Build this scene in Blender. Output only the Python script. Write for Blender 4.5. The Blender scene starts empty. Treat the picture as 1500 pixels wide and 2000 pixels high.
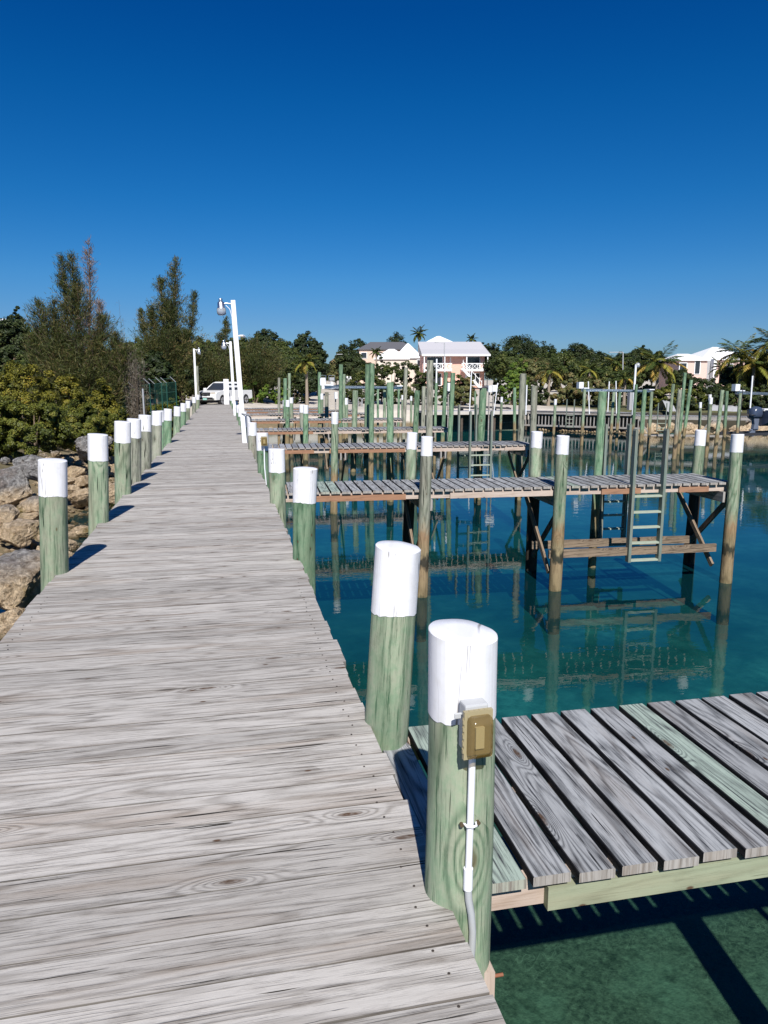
import bpy, math, random
import numpy as np
from math import sin, cos, tan, pi, radians, atan2, sqrt
from mathutils import Vector, noise, Matrix
rng = np.random.default_rng(7); random.seed(7)
S = bpy.context.scene; C = S.collection
# ------------------------------------------------------------------ camera
F_, H0, YAW, PIT = 1440., 1.6, radians(12.3), radians(10.04)
cd = bpy.data.cameras.new('camera'); cam = bpy.data.objects.new('camera', cd); C.objects.link(cam); S.camera = cam
cd.sensor_fit = 'VERTICAL'; cd.sensor_height = 24; cd.lens = F_/2000*24; cd.clip_start = .05; cd.clip_end = 6000
cam.location = (0, 0, H0); cam.rotation_euler = (pi/2-PIT, 0, -YAW)
FW = np.array([sin(YAW)*cos(PIT), cos(YAW)*cos(PIT), -sin(PIT)]); RT = np.array([cos(YAW), -sin(YAW), 0]); UP = np.array([sin(YAW)*sin(PIT), cos(YAW)*sin(PIT), cos(PIT)])
def ray(x, y): return FW+(x-750)/F_*RT-(y-1000)/F_*UP
def U(x, y, z=0):                      # point of a horizontal plane measured from the photograph
    r = ray(x, y); t = (z-H0)/r[2]; return (r[0]*t, r[1]*t)
def AY(x, y, Y):                       # point of a vertical plane
    r = ray(x, y); t = Y/r[1]; return (r[0]*t, H0+r[2]*t)
def AD(x, y, w):                       # point at a known depth
    r = ray(x, y); return r[0]*w, r[1]*w, H0+r[2]*w
# ------------------------------------------------------------------ materials
class Mt:
    def __init__(s, name, rough=.6, spec=.3):
        s.m = bpy.data.materials.new(name); s.m.use_nodes = True; s.t = s.m.node_tree; s.b = s.t.nodes['Principled BSDF']
        s.b.inputs['Roughness'].default_value = rough; s.b.inputs['Specular IOR Level'].default_value = spec
    def n(s, ty, ins=None, **kw):
        nd = s.t.nodes.new('ShaderNode'+ty)
        for k, v in kw.items(): setattr(nd, k, v)
        for k, v in (ins or {}).items(): s.put(nd.inputs[k], v)
        return nd
    def put(s, sock, v):
        if isinstance(v, bpy.types.NodeSocket): s.t.links.new(v, sock)
        elif isinstance(v, bpy.types.Node): s.t.links.new(v.outputs[0], sock)
        else:
            if isinstance(v, (tuple, list)) and len(v) == 3 and sock.type == 'RGBA': v = (*v, 1)
            sock.default_value = v
    def math(s, op, a, b=0., c=0., clamp=False):
        return s.n('Math', {0: a, 1: b, 2: c}, operation=op, use_clamp=clamp).outputs[0]
    def vmath(s, op, a, b=(0, 0, 0)): return s.n('VectorMath', {0: a, 1: b}, operation=op).outputs[0]
    def noise(s, vec, scale, detail=3, rough=.5, dist=0): return s.n('TexNoise', {'Vector': vec, 'Scale': scale, 'Detail': detail, 'Roughness': rough, 'Distortion': dist}).outputs[0]
    def ramp(s, f, stops, interp='LINEAR'):
        nd = s.n('ValToRGB', {0: f}); nd.color_ramp.interpolation = interp; el = nd.color_ramp.elements
        while len(el) < len(stops): el.new(.5)
        for e, (p, c) in zip(el, stops):
            e.position = p; e.color = (c, c, c, 1) if isinstance(c, (int, float)) else (*c, 1)
        return nd.outputs[0]
    def mix(s, f, a, b, mode='MIX'):
        nd = s.n('Mix', data_type='RGBA', blend_type=mode); s.put(nd.inputs[0], f); s.put(nd.inputs[6], a); s.put(nd.inputs[7], b); return nd.outputs[2]
    def mr(s, v, a, b, c=0., d=1.): return s.n('MapRange', {0: v, 1: a, 2: b, 3: c, 4: d}).outputs[0]
    def bump(s, h, st=.5, d=.01): s.put(s.b.inputs['Normal'], s.n('Bump', {'Height': h, 'Strength': st, 'Distance': d}))
    def col(s, c): s.put(s.b.inputs['Base Color'], c)
    def pos(s): return s.n('NewGeometry').outputs['Position']
def plain(name, c, rough=.6, spec=.3, metal=0, var=.12, sc=6):
    m = Mt(name, rough, spec); m.b.inputs['Metallic'].default_value = metal
    f = m.noise(m.n('TexCoord').outputs['Object'], sc, 4, .6)
    m.col(m.mix(f, tuple(x*(1-var) for x in c), tuple(min(1, x*(1+var)) for x in c)))
    return m.m
def wood(name, light, dark, rings=1., contrast=1., knots=.5, brown=(.30, .22, .16), brownamt=.5, bump=.5, knotc=(.09, .055, .035), bands=None, tintv=.12, alt=None, altp=0.9, island=True, fine=1., vs=1., mott=1., light2=None, pins=.14, crack=.70, side=False, rmin=.35):
    m = Mt(name, .85, .12)
    uv = m.n('UVMap').outputs[0]
    rnd = m.n('NewGeometry').outputs['Random Per Island'] if island else m.n('ObjectInfo').outputs['Random']
    off = m.n('CombineXYZ', {0: m.math('MULTIPLY', rnd, 71.3), 1: m.math('MULTIPLY', rnd, 37.7), 2: m.math('MULTIPLY', rnd, 19.)})
    p = m.vmath('ADD', uv, off)
    # knots
    kp = m.vmath('MULTIPLY', p, (1.5, 5.5*vs, 1))
    kv = m.n('TexVoronoi', {'Vector': kp, 'Scale': 1., 'Randomness': 1.}, voronoi_dimensions='2D')
    kd = kv.outputs['Distance']
    has = m.math('GREATER_THAN', m.n('SeparateColor', {0: kv.outputs['Color']}).outputs[0], 1-knots)
    kin = m.math('MULTIPLY', has, m.mr(kd, .36, .0))
    kin2 = m.math('POWER', kin, 2.)
    q = m.vmath('MULTIPLY', p, (.55, 5.5*vs, 1))
    n0 = m.noise(q, 1., 2.2, .45, .25)
    field = m.math('ADD', m.math('MULTIPLY', n0, 1.), m.math('MULTIPLY', kin2, .55))
    warp = m.noise(m.vmath('MULTIPLY', p, (3., 30*vs, 1)), 1., 2)
    ph = m.math('ADD', m.math('MULTIPLY', field, 95*rings), m.math('MULTIPLY', warp, 3.))
    rg = m.math('MULTIPLY_ADD', m.math('SINE', ph), .5, .5)
    rg = m.math('POWER', rg, 2.2)
    fib = m.noise(m.vmath('MULTIPLY', p, (9., 230*vs, 1)), 1., 3, .75)
    fib2 = m.noise(m.vmath('MULTIPLY', p, (3.6, 60*vs, 1)), 1., 5, .72)
    blot = m.noise(m.vmath('MULTIPLY', p, (11., 26*vs, 1)), 1., 5, .7)
    patch = m.noise(m.vmath('MULTIPLY', p, (.9, 7*vs, 1)), 1., 3, .6)
    str_ = m.mr(patch, .35, .65, rmin, 1.)
    line = m.noise(m.vmath('MULTIPLY', p, (3.2, 150*vs, 1)), 1., 2, .6)
    d = m.math('MULTIPLY', m.math('MULTIPLY', rg, str_), .60*contrast)
    d = m.math('ADD', d, m.math('MULTIPLY', m.mr(line, .56, .66), .42*contrast))
    d = m.math('ADD', d, m.math('MULTIPLY', m.mr(fib2, .55, .68), .40*contrast))
    d = m.math('ADD', d, m.math('MULTIPLY', m.mr(fib, .48, .78), .30*fine))
    d = m.math('ADD', d, m.math('MULTIPLY', kin2, .15)); d = m.math('ADD', d, m.math('MULTIPLY', m.mr(blot, .5, .75), .30*mott))
    # pin knots
    sv = m.n('TexVoronoi', {'Vector': m.vmath('MULTIPLY', p, (3.1, 7., 1)), 'Scale': 1., 'Randomness': 1.}, voronoi_dimensions='2D')
    pin = m.math('MULTIPLY', m.math('GREATER_THAN', m.n('SeparateColor', {0: sv.outputs['Color']}).outputs[1], 1-pins), m.mr(sv.outputs['Distance'], .06, .03)); d = m.math('ADD', d, m.math('MULTIPLY', m.math('MULTIPLY', m.math('GREATER_THAN', m.n('SeparateColor', {0: sv.outputs['Color']}).outputs[1], 1-pins), m.mr(sv.outputs['Distance'], .35, .05)), .35))
    d = m.math('MINIMUM', d, 1.)
    c = m.mix(d, m.mix(m.mr(blot, .38, .6), light, light2) if light2 else light, dark)
    c = m.mix(m.math('MULTIPLY', m.mr(patch, .52, .75), brownamt), c, brown)
    if alt:  # an occasional board of another tone
        c = m.mix(m.math('MULTIPLY', m.math('GREATER_THAN', rnd, altp), .75), c, m.mix(d, alt, dark))
    core = m.math('MULTIPLY', has, m.mr(kd, .085, .045))
    core = m.math('MULTIPLY', core, m.mr(m.noise(m.vmath('MULTIPLY', p, (30, 60, 1)), 1., 2), .3, .6, .45, 1.))
    c = m.mix(core, c, knotc)
    c = m.mix(pin, c, knotc)
    # cracks
    ck = m.noise(m.vmath('MULTIPLY', p, (2.2, 85*vs, 1)), 1., 2, .5)
    ckm = m.math('MULTIPLY', m.mr(ck, crack, crack+.025), m.mr(m.noise(m.vmath('MULTIPLY', p, (1.6, 3, 1)), 1.), .46, .54))
    c = m.mix(ckm, c, tuple(x*.25 for x in dark))
    v = m.math('MULTIPLY_ADD', rnd, 2*tintv, 1-tintv)
    c = m.n('HueSaturation', {'Color': c, 'Value': v}).outputs[0]
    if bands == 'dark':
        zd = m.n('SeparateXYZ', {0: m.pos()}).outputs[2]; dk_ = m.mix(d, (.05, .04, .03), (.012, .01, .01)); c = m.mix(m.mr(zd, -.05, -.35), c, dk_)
    elif bands:
        z = m.n('SeparateXYZ', {0: m.pos()}).outputs[2]
        zz = m.math('ADD', z, m.math('MULTIPLY', m.math('SUBTRACT', m.noise(m.vmath('MULTIPLY', p, (4, 9, 1)), 1., 3, .6), .5), .45))
        f = m.mr(zz, -2.6, 0.)
        t = lambda zz_: (zz_+2.6)/2.6
        bc = m.ramp(f, [(0, (.03, .05, .03)), (t(-1.92), (.06, .065, .035)), (t(-1.82), (.26, .20, .11)), (t(-1.38), (.30, .21, .12)), (t(-1.30), (.02, .018, .015)), (t(-1.2), (.03, .025, .02)), (t(-1.12), (.30, .23, .13)), (t(-.85), (.30, .165, .08)), (t(-.6), (.30, .24, .14))])
        ba = m.ramp(f, [(0, 1.), (t(-1.15), .9), (t(-.85), .75), (t(-.52), 0.)])
        bc = m.mix(m.math('MULTIPLY', d, .55), bc, (.05, .035, .02))
        c = m.mix(ba, c, bc)
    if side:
        ny = m.math('ABSOLUTE', m.n('SeparateXYZ', {0: m.n('NewGeometry').outputs['True Normal']}).outputs[0 if side == 'x' else 1]); c = m.mix(m.mr(ny, .3, .6, 0, .65 if side is True else .93), c, (.035, .03, .027) if side is True else (.010, .010, .012))  # plank sides darkened: shade inside the gaps painted into the colour
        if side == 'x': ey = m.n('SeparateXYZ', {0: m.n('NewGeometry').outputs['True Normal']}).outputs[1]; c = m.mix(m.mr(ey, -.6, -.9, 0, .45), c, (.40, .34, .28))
    m.col(c)
    h = m.math('SUBTRACT', m.math('MULTIPLY', fib, .35), m.math('MULTIPLY', d, .6)); h = m.math('SUBTRACT', h, ckm)
    m.bump(h, bump, .004)
    return m.m
M = {}
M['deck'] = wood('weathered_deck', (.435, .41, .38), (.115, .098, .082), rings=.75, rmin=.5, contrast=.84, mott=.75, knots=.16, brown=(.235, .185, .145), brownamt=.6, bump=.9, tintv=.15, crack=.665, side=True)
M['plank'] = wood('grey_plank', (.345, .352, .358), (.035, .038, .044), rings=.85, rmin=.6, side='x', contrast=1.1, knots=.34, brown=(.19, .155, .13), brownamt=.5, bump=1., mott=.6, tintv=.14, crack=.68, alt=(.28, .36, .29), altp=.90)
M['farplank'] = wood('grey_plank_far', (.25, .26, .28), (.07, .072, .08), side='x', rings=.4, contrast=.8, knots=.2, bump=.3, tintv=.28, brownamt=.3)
M['pile'] = wood('green_piling', (.25, .33, .22), (.05, .11, .06), rings=.5, contrast=1.15, light2=(.35, .375, .275), crack=.655, pins=.25, knots=.3, brown=(.30, .26, .20), brownamt=.6, bump=.9, bands=True, tintv=.16, island=False, knotc=(.13, .12, .07), vs=.55)
M['pilegreen'] = wood('dark_green_piling', (.145, .255, .155), (.04, .10, .055), rings=.5, contrast=1.15, light2=(.25, .33, .22), crack=.655, pins=.25, knots=.25, brown=(.17, .22, .14), brownamt=.5, bump=.9, bands=True, tintv=.22, island=False, vs=.55)
M['pilegrey'] = wood('grey_green_piling', (.29, .305, .235), (.075, .085, .065), rings=.5, contrast=1.15, light2=(.36, .355, .29), crack=.655, pins=.25, knots=.3, brown=(.24, .20, .16), brownamt=.7, bump=.9, bands=True, tintv=.12, island=False, vs=.55)
M['piledark'] = wood('dark_footed_piling', (.25, .33, .22), (.05, .11, .06), rings=.5, contrast=1.15, light2=(.35, .375, .275), crack=.655, pins=.25, knots=.3, brown=(.30, .26, .20), brownamt=.6, bump=.9, bands='dark', tintv=.16, island=False, vs=.55)
M['tan'] = wood('pinkish_joist', (.50, .41, .35), (.30, .22, .17), rings=.5, contrast=.6, knots=.2, bump=.3)
M['orange'] = wood('orange_fascia', (.33, .18, .11), (.16, .085, .055), rings=.5, contrast=.7, knots=.2, bump=.3, brownamt=.2)
M['greenboard'] = wood('green_fascia', (.29, .32, .22), (.15, .165, .11), rings=.6, contrast=.6, knots=.1, bump=.3, brown=(.32, .28, .19))
M['greybeam'] = wood('grey_beam', (.36, .34, .32), (.10, .09, .08), rings=.5, contrast=1., knots=.2, bump=.5)
M['darkbeam'] = wood('dark_beam', (.13, .10, .08), (.03, .025, .02), rings=.5, contrast=1., knots=.2, bump=.5)
M['tie'] = wood('tie_beam_wood', (.25, .19, .135), (.05, .038, .028), rings=.5, contrast=1.2, knots=.2, bump=.8)
M['ladder'] = wood('ladder_wood', (.18, .22, .19), (.07, .095, .082), rings=.5, contrast=.7, knots=.1, bump=.4)
M['rung'] = wood('ladder_rung_wood', (.36, .42, .34), (.18, .23, .17), rings=.5, contrast=.5, knots=.1, bump=.3)
def whitepaint():
    m = Mt('white_piling_paint', .5, .35); uv = m.n('UVMap').outputs[0]; r = m.n('ObjectInfo').outputs['Random']
    p = m.vmath('ADD', uv, m.n('CombineXYZ', {0: m.math('MULTIPLY', r, 31.), 1: m.math('MULTIPLY', r, 17.), 2: 0.}))
    st = m.noise(m.vmath('MULTIPLY', p, (1.2, 90, 1)), 1., 4, .6)
    ck = m.noise(m.vmath('MULTIPLY', p, (1.5, 26, 1)), 1., 2, .5)
    ckm = m.mr(m.math('ABSOLUTE', m.math('SUBTRACT', ck, .5)), .010, .002)
    ckm = m.math('MULTIPLY', ckm, m.mr(m.noise(m.vmath('MULTIPLY', p, (2, 9, 1)), 1.), .5, .6))
    blot = m.noise(p, 14., 4, .6)
    c = m.mix(m.math('MULTIPLY', m.mr(blot, .50, .75), .65), (.74, .74, .77), (.62, .61, .59))
    c = m.mix(m.math('MULTIPLY', m.mr(st, .5, .72), .5), c, (.56, .55, .55))
    c = m.mix(ckm, c, (.25, .23, .21))
    m.col(c); m.bump(m.math('SUBTRACT', m.math('ADD', m.math('MULTIPLY', st, .5), m.math('MULTIPLY', blot, .5)), ckm), .6, .003); return m.m
M['white'] = whitepaint()
M['wpaint'] = plain('white_post_paint', (.80, .80, .81), .45, .4, var=.05)
M['alu'] = plain('brushed_aluminium', (.62, .63, .65), .35, .5, 1)
M['greypvc'] = plain('grey_pvc', (.42, .43, .44), .45, .4, var=.05)
M['whitepvc'] = plain('white_pvc', (.78, .79, .82), .35, .5, var=.03)
M['rust'] = plain('rusty_bolt', (.22, .09, .05), .8, .3)
M['nail'] = plain('old_nail', (.05, .04, .035), .7, .3)
M['bronze'] = plain('bronze_screw', (.18, .13, .08), .4, .5, .6)
M['black'] = plain('black_rubber', (.02, .02, .022), .7, .3)
M['cable'] = plain('grey_cable', (.30, .31, .33), .6, .3)
def glassy(name, c, rough=.06, alpha=.55):
    m = Mt(name, rough, .6); m.b.inputs['Base Color'].default_value = (*c, 1); m.b.inputs['Transmission Weight'].default_value = alpha; m.b.inputs['Coat Weight'].default_value = .4; return m.m
m_ = Mt('amber_clear_cover', .12, .7); m_.b.inputs['Base Color'].default_value = (.22, .17, .09, 1); m_.b.inputs['Coat Weight'].default_value = .6
tr_ = m_.n('BsdfTransparent', {'Color': (.80, .70, .46, 1)}); m_.put(m_.t.nodes['Material Output'].inputs[0], m_.n('MixShader', {0: .34, 1: tr_, 2: m_.b.outputs[0]})); M['cover'] = m_.m
M['bezel'] = plain('yellowed_plastic_rim', (.33, .28, .165), .35, .5, var=.06)
M['coverback'] = plain('yellowed_backplate', (.30, .26, .17), .5, .4)
M['lampglass'] = glassy('lamp_glass', (.75, .77, .8), .15, .6)
def rockm():
    m = Mt('limestone', .9, .15); p = m.pos(); z = m.n('SeparateXYZ', {0: p}).outputs[2]
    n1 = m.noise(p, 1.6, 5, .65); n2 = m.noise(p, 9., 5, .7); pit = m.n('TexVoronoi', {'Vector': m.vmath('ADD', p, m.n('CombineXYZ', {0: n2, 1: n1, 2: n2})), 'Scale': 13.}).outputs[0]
    g = m.mix(m.mr(n2, .35, .7), (.13, .12, .115), (.62, .60, .58)); g = m.mix(m.math('MULTIPLY', m.mr(n1, .5, .65), .6), g, (.30, .235, .20))
    t = m.mix(m.mr(n2, .3, .62), (.38, .26, .15), (.84, .66, .45)); t = m.mix(m.mr(n1, .55, .7), t, (.24, .18, .06))
    f = m.mr(m.math('ADD', z, m.math('MULTIPLY', n1, .5)), -1.0, -.72)
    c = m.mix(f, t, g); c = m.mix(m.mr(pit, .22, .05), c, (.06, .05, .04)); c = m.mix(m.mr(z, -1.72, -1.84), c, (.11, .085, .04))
    m.col(c); m.bump(m.math('ADD', m.math('MULTIPLY', n2, 1.), m.math('MULTIPLY', pit, .8)), 1., .07); return m.m
M['rock'] = rockm()
def terrainm():
    m = Mt('sand_ground', .95, .1); p = m.pos(); s = m.n('SeparateXYZ', {0: p}); x, y, z = s.outputs
    n1 = m.noise(p, .35, 5, .6); n2 = m.noise(p, 3.5, 5, .65); n3 = m.noise(p, 30, 3, .6)
    land = m.mix(n2, (.40, .355, .30), (.60, .55, .48)); land = m.mix(m.mr(n1, .55, .75), land, (.36, .32, .25)); land = m.mix(m.math('MULTIPLY', m.mr(n3, .5, .8), .5), land, (.28, .25, .2))
    # scrubby soil to the west of the dock
    soil = m.mix(n2, (.07, .06, .035), (.20, .17, .10)); land = m.mix(m.mr(x, -4.5, -6.5), land, soil); land = m.mix(m.math('MULTIPLY', m.mr(x, 25.5, 27.5), m.mr(y, 68, 62)), land, m.mix(n2, (.05, .06, .02), (.16, .15, .08)))
    land = m.mix(m.math('MULTIPLY', m.mr(x, 24, 26), m.mr(z, -.45, -.55)), land, (.045, .04, .028)); wet = m.mix(m.mr(x, 24, 26), m.mix(n2, (.09, .075, .045), (.28, .215, .13)), (.035, .032, .022)); land = m.mix(m.mr(m.math('ADD', z, m.math('MULTIPLY', n2, .3)), -1.0, -1.25), land, wet)
    bed = m.mix(m.mr(n1, .45, .62), (.03, .16, .16), (.14, .46, .43)); bed = m.mix(m.mr(n2, .4, .7), bed, (.04, .22, .21))
    # sea grass bed beside the dock, mottled with paler sand; the fine net paints sun caustics
    w = m.noise(p, 2.2, 2); caustic = m.n('TexVoronoi', {'Vector': m.vmath('ADD', p, m.n('CombineXYZ', {0: w, 1: w, 2: 0.})), 'Scale': 12.}, feature='DISTANCE_TO_EDGE').outputs[0]
    gr = m.mix(m.mr(m.noise(p, 22, 5, .75), .35, .68), (.08, .082, .048), (.31, .27, .17)); gr = m.mix(m.math('MULTIPLY', m.mr(caustic, .05, .0), m.mr(n2, .45, .65, .0, .5)), gr, (.50, .42, .28))
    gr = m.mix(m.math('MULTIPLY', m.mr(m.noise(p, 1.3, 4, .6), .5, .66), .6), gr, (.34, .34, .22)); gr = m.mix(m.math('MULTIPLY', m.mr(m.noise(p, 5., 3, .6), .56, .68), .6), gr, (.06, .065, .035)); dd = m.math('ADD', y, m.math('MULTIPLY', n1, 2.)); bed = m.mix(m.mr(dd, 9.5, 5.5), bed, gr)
    bed = m.mix(m.mr(x, -.2, -2.4), bed, (.16, .12, .06))
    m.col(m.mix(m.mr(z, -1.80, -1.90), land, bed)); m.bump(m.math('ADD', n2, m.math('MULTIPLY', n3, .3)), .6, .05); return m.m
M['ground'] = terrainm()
def waterm():
    m = Mt('lagoon_water'); t = m.t; p = m.pos(); t.nodes.remove(m.b)
    a = m.noise(m.vmath('MULTIPLY', p, (1., 1.8, 1)), 1.6, 3, .55, .4); b = m.noise(m.vmath('MULTIPLY', p, (1., 2.2, 1)), 6.5, 2, .5)
    calm = m.mr(m.noise(p, .12, 2), .38, .62, .35, 1.)
    h = m.math('MULTIPLY', m.math('ADD', a, m.math('MULTIPLY', b, .22)), calm)
    bp = m.n('Bump', {'Height': h, 'Strength': .032, 'Distance': .12})
    fr = m.n('Fresnel', {'IOR': 1.33, 'Normal': bp}); gl = m.n('BsdfGlossy', {'Color': (.95, .97, .97, 1), 'Roughness': .015, 'Normal': bp})
    tr = m.n('BsdfTransparent', {'Color': (.40, .64, .62, 1)}); df = m.n('BsdfDiffuse', {'Color': (.003, .042, .055, 1)})
    y = m.n('SeparateXYZ', {0: p}).outputs[1]
    body = m.n('MixShader', {0: m.mr(y, 3.6, 11., .02, .42), 1: tr, 2: df}); o = m.n('MixShader', {0: fr, 1: body, 2: gl})
    m.put(t.nodes['Material Output'].inputs[0], o); return m.m
M['water'] = waterm()
def leafm(name, dark, light, dry, dryp=.93):
    m = Mt(name, .55, .25); a = m.n('Attribute', attribute_name='tone').outputs['Fac']
    dark = tuple(q*.8 for q in dark); light = tuple(q*.85 for q in light)
    c = m.ramp(a, [(0, dark), (.6, light), (dryp, tuple((x+y)/2 for x, y in zip(light, dry))), (1, dry)])
    m.col(c)
    tr = m.n('BsdfTranslucent', {'Color': c}); mx = m.n('MixShader', {0: .12, 1: m.b.outputs[0], 2: tr}); m.put(m.t.nodes['Material Output'].inputs[0], mx); return m.m
M['mangrove'] = leafm('mangrove_leaf', (.04, .048, .008), (.19, .18, .02), (.30, .20, .03))
M['mangrove2'] = leafm('mangrove_leaf_green', (.035, .05, .009), (.13, .145, .02), (.24, .19, .04))
M['darkleaf'] = leafm('dark_leaf', (.010, .020, .006), (.040, .060, .016), (.08, .08, .025))
M['midleaf'] = leafm('mid_leaf', (.016, .032, .008), (.075, .10, .022), (.15, .13, .035))
M['brightleaf'] = leafm('bright_leaf', (.05, .10, .015), (.14, .22, .03), (.25, .26, .05))
M['grape'] = leafm('sea_grape_leaf', (.05, .07, .02), (.15, .15, .05), (.30, .17, .09))
M['casuarina'] = leafm('casuarina_needle', (.025, .042, .012), (.088, .102, .026), (.24, .15, .07))
M['dryneedle'] = leafm('dry_needle', (.13, .09, .065), (.24, .17, .13), (.32, .22, .16))
M['palm'] = leafm('palm_frond', (.03, .055, .015), (.10, .14, .03), (.35, .28, .05), .88)
M['palmy'] = leafm('yellow_palm_frond', (.07, .09, .018), (.24, .25, .04), (.46, .29, .07), .85)
M['drybrush'] = leafm('dry_twig', (.15, .12, .09), (.30, .26, .21), (.40, .35, .30))
M['bark'] = plain('bark', (.16, .12, .09), .9, .1, var=.4)
M['palmbark'] = plain('palm_trunk_bark', (.28, .23, .18), .9, .1, var=.35, sc=20)
M['pinkwall'] = plain('pink_stucco', (.72, .42, .34), .85, .2, var=.05)
M['palepink'] = plain('pale_pink_stucco', (.66, .47, .41), .85, .2, var=.05)
M['palewall'] = plain('pale_stucco', (.66, .58, .50), .85, .2, var=.05)
M['peachwall'] = plain('peach_stucco', (.62, .47, .38), .85, .2, var=.05)
M['roofwhite'] = plain('white_roof', (.83, .83, .83), .5, .4, var=.03)
M['roofgrey'] = plain('pale_grey_roof', (.42, .41, .43), .6, .3, var=.05)
M['roofdark'] = plain('dark_shingle_roof', (.11, .11, .12), .8, .2, var=.25, sc=14)
M['trim'] = plain('white_trim', (.82, .82, .82), .5, .3, var=.03)
M['windark'] = plain('dark_window_glass', (.03, .035, .045), .08, .6)
M['shutter'] = plain('grey_shutter', (.35, .35, .36), .6, .3)
M['carpaint'] = plain('white_car_paint', (.80, .80, .79), .2, .6, var=.01)
M['chrome'] = plain('chrome', (.5, .5, .52), .15, .5, 1)
M['headlight'] = plain('headlight_lens', (.55, .50, .44), .1, .8)
M['cowl'] = plain('navy_engine_cowl', (.045, .06, .10), .25, .6, var=.05)
M['cowl2'] = plain('grey_engine_leg', (.12, .14, .19), .35, .5, var=.05)
M['hull'] = plain('white_hull', (.72, .73, .73), .3, .5)
M['tarp'] = plain('grey_tarp', (.30, .30, .31), .8, .2)
M['blackmetal'] = plain('black_metal', (.03, .03, .035), .5, .4)
M['concrete'] = plain('pale_concrete', (.52, .48, .43), .9, .2, var=.2)
M['galv'] = plain('galvanised_pole', (.45, .46, .47), .5, .4, .4)
M['fence'] = plain('green_fence_wire', (.015, .07, .055), .6, .3)
M['bluesign'] = plain('blue_plastic', (.05, .12, .35), .5, .4)
M['plate'] = plain('pale_plate', (.30, .55, .50), .5, .3)
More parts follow.
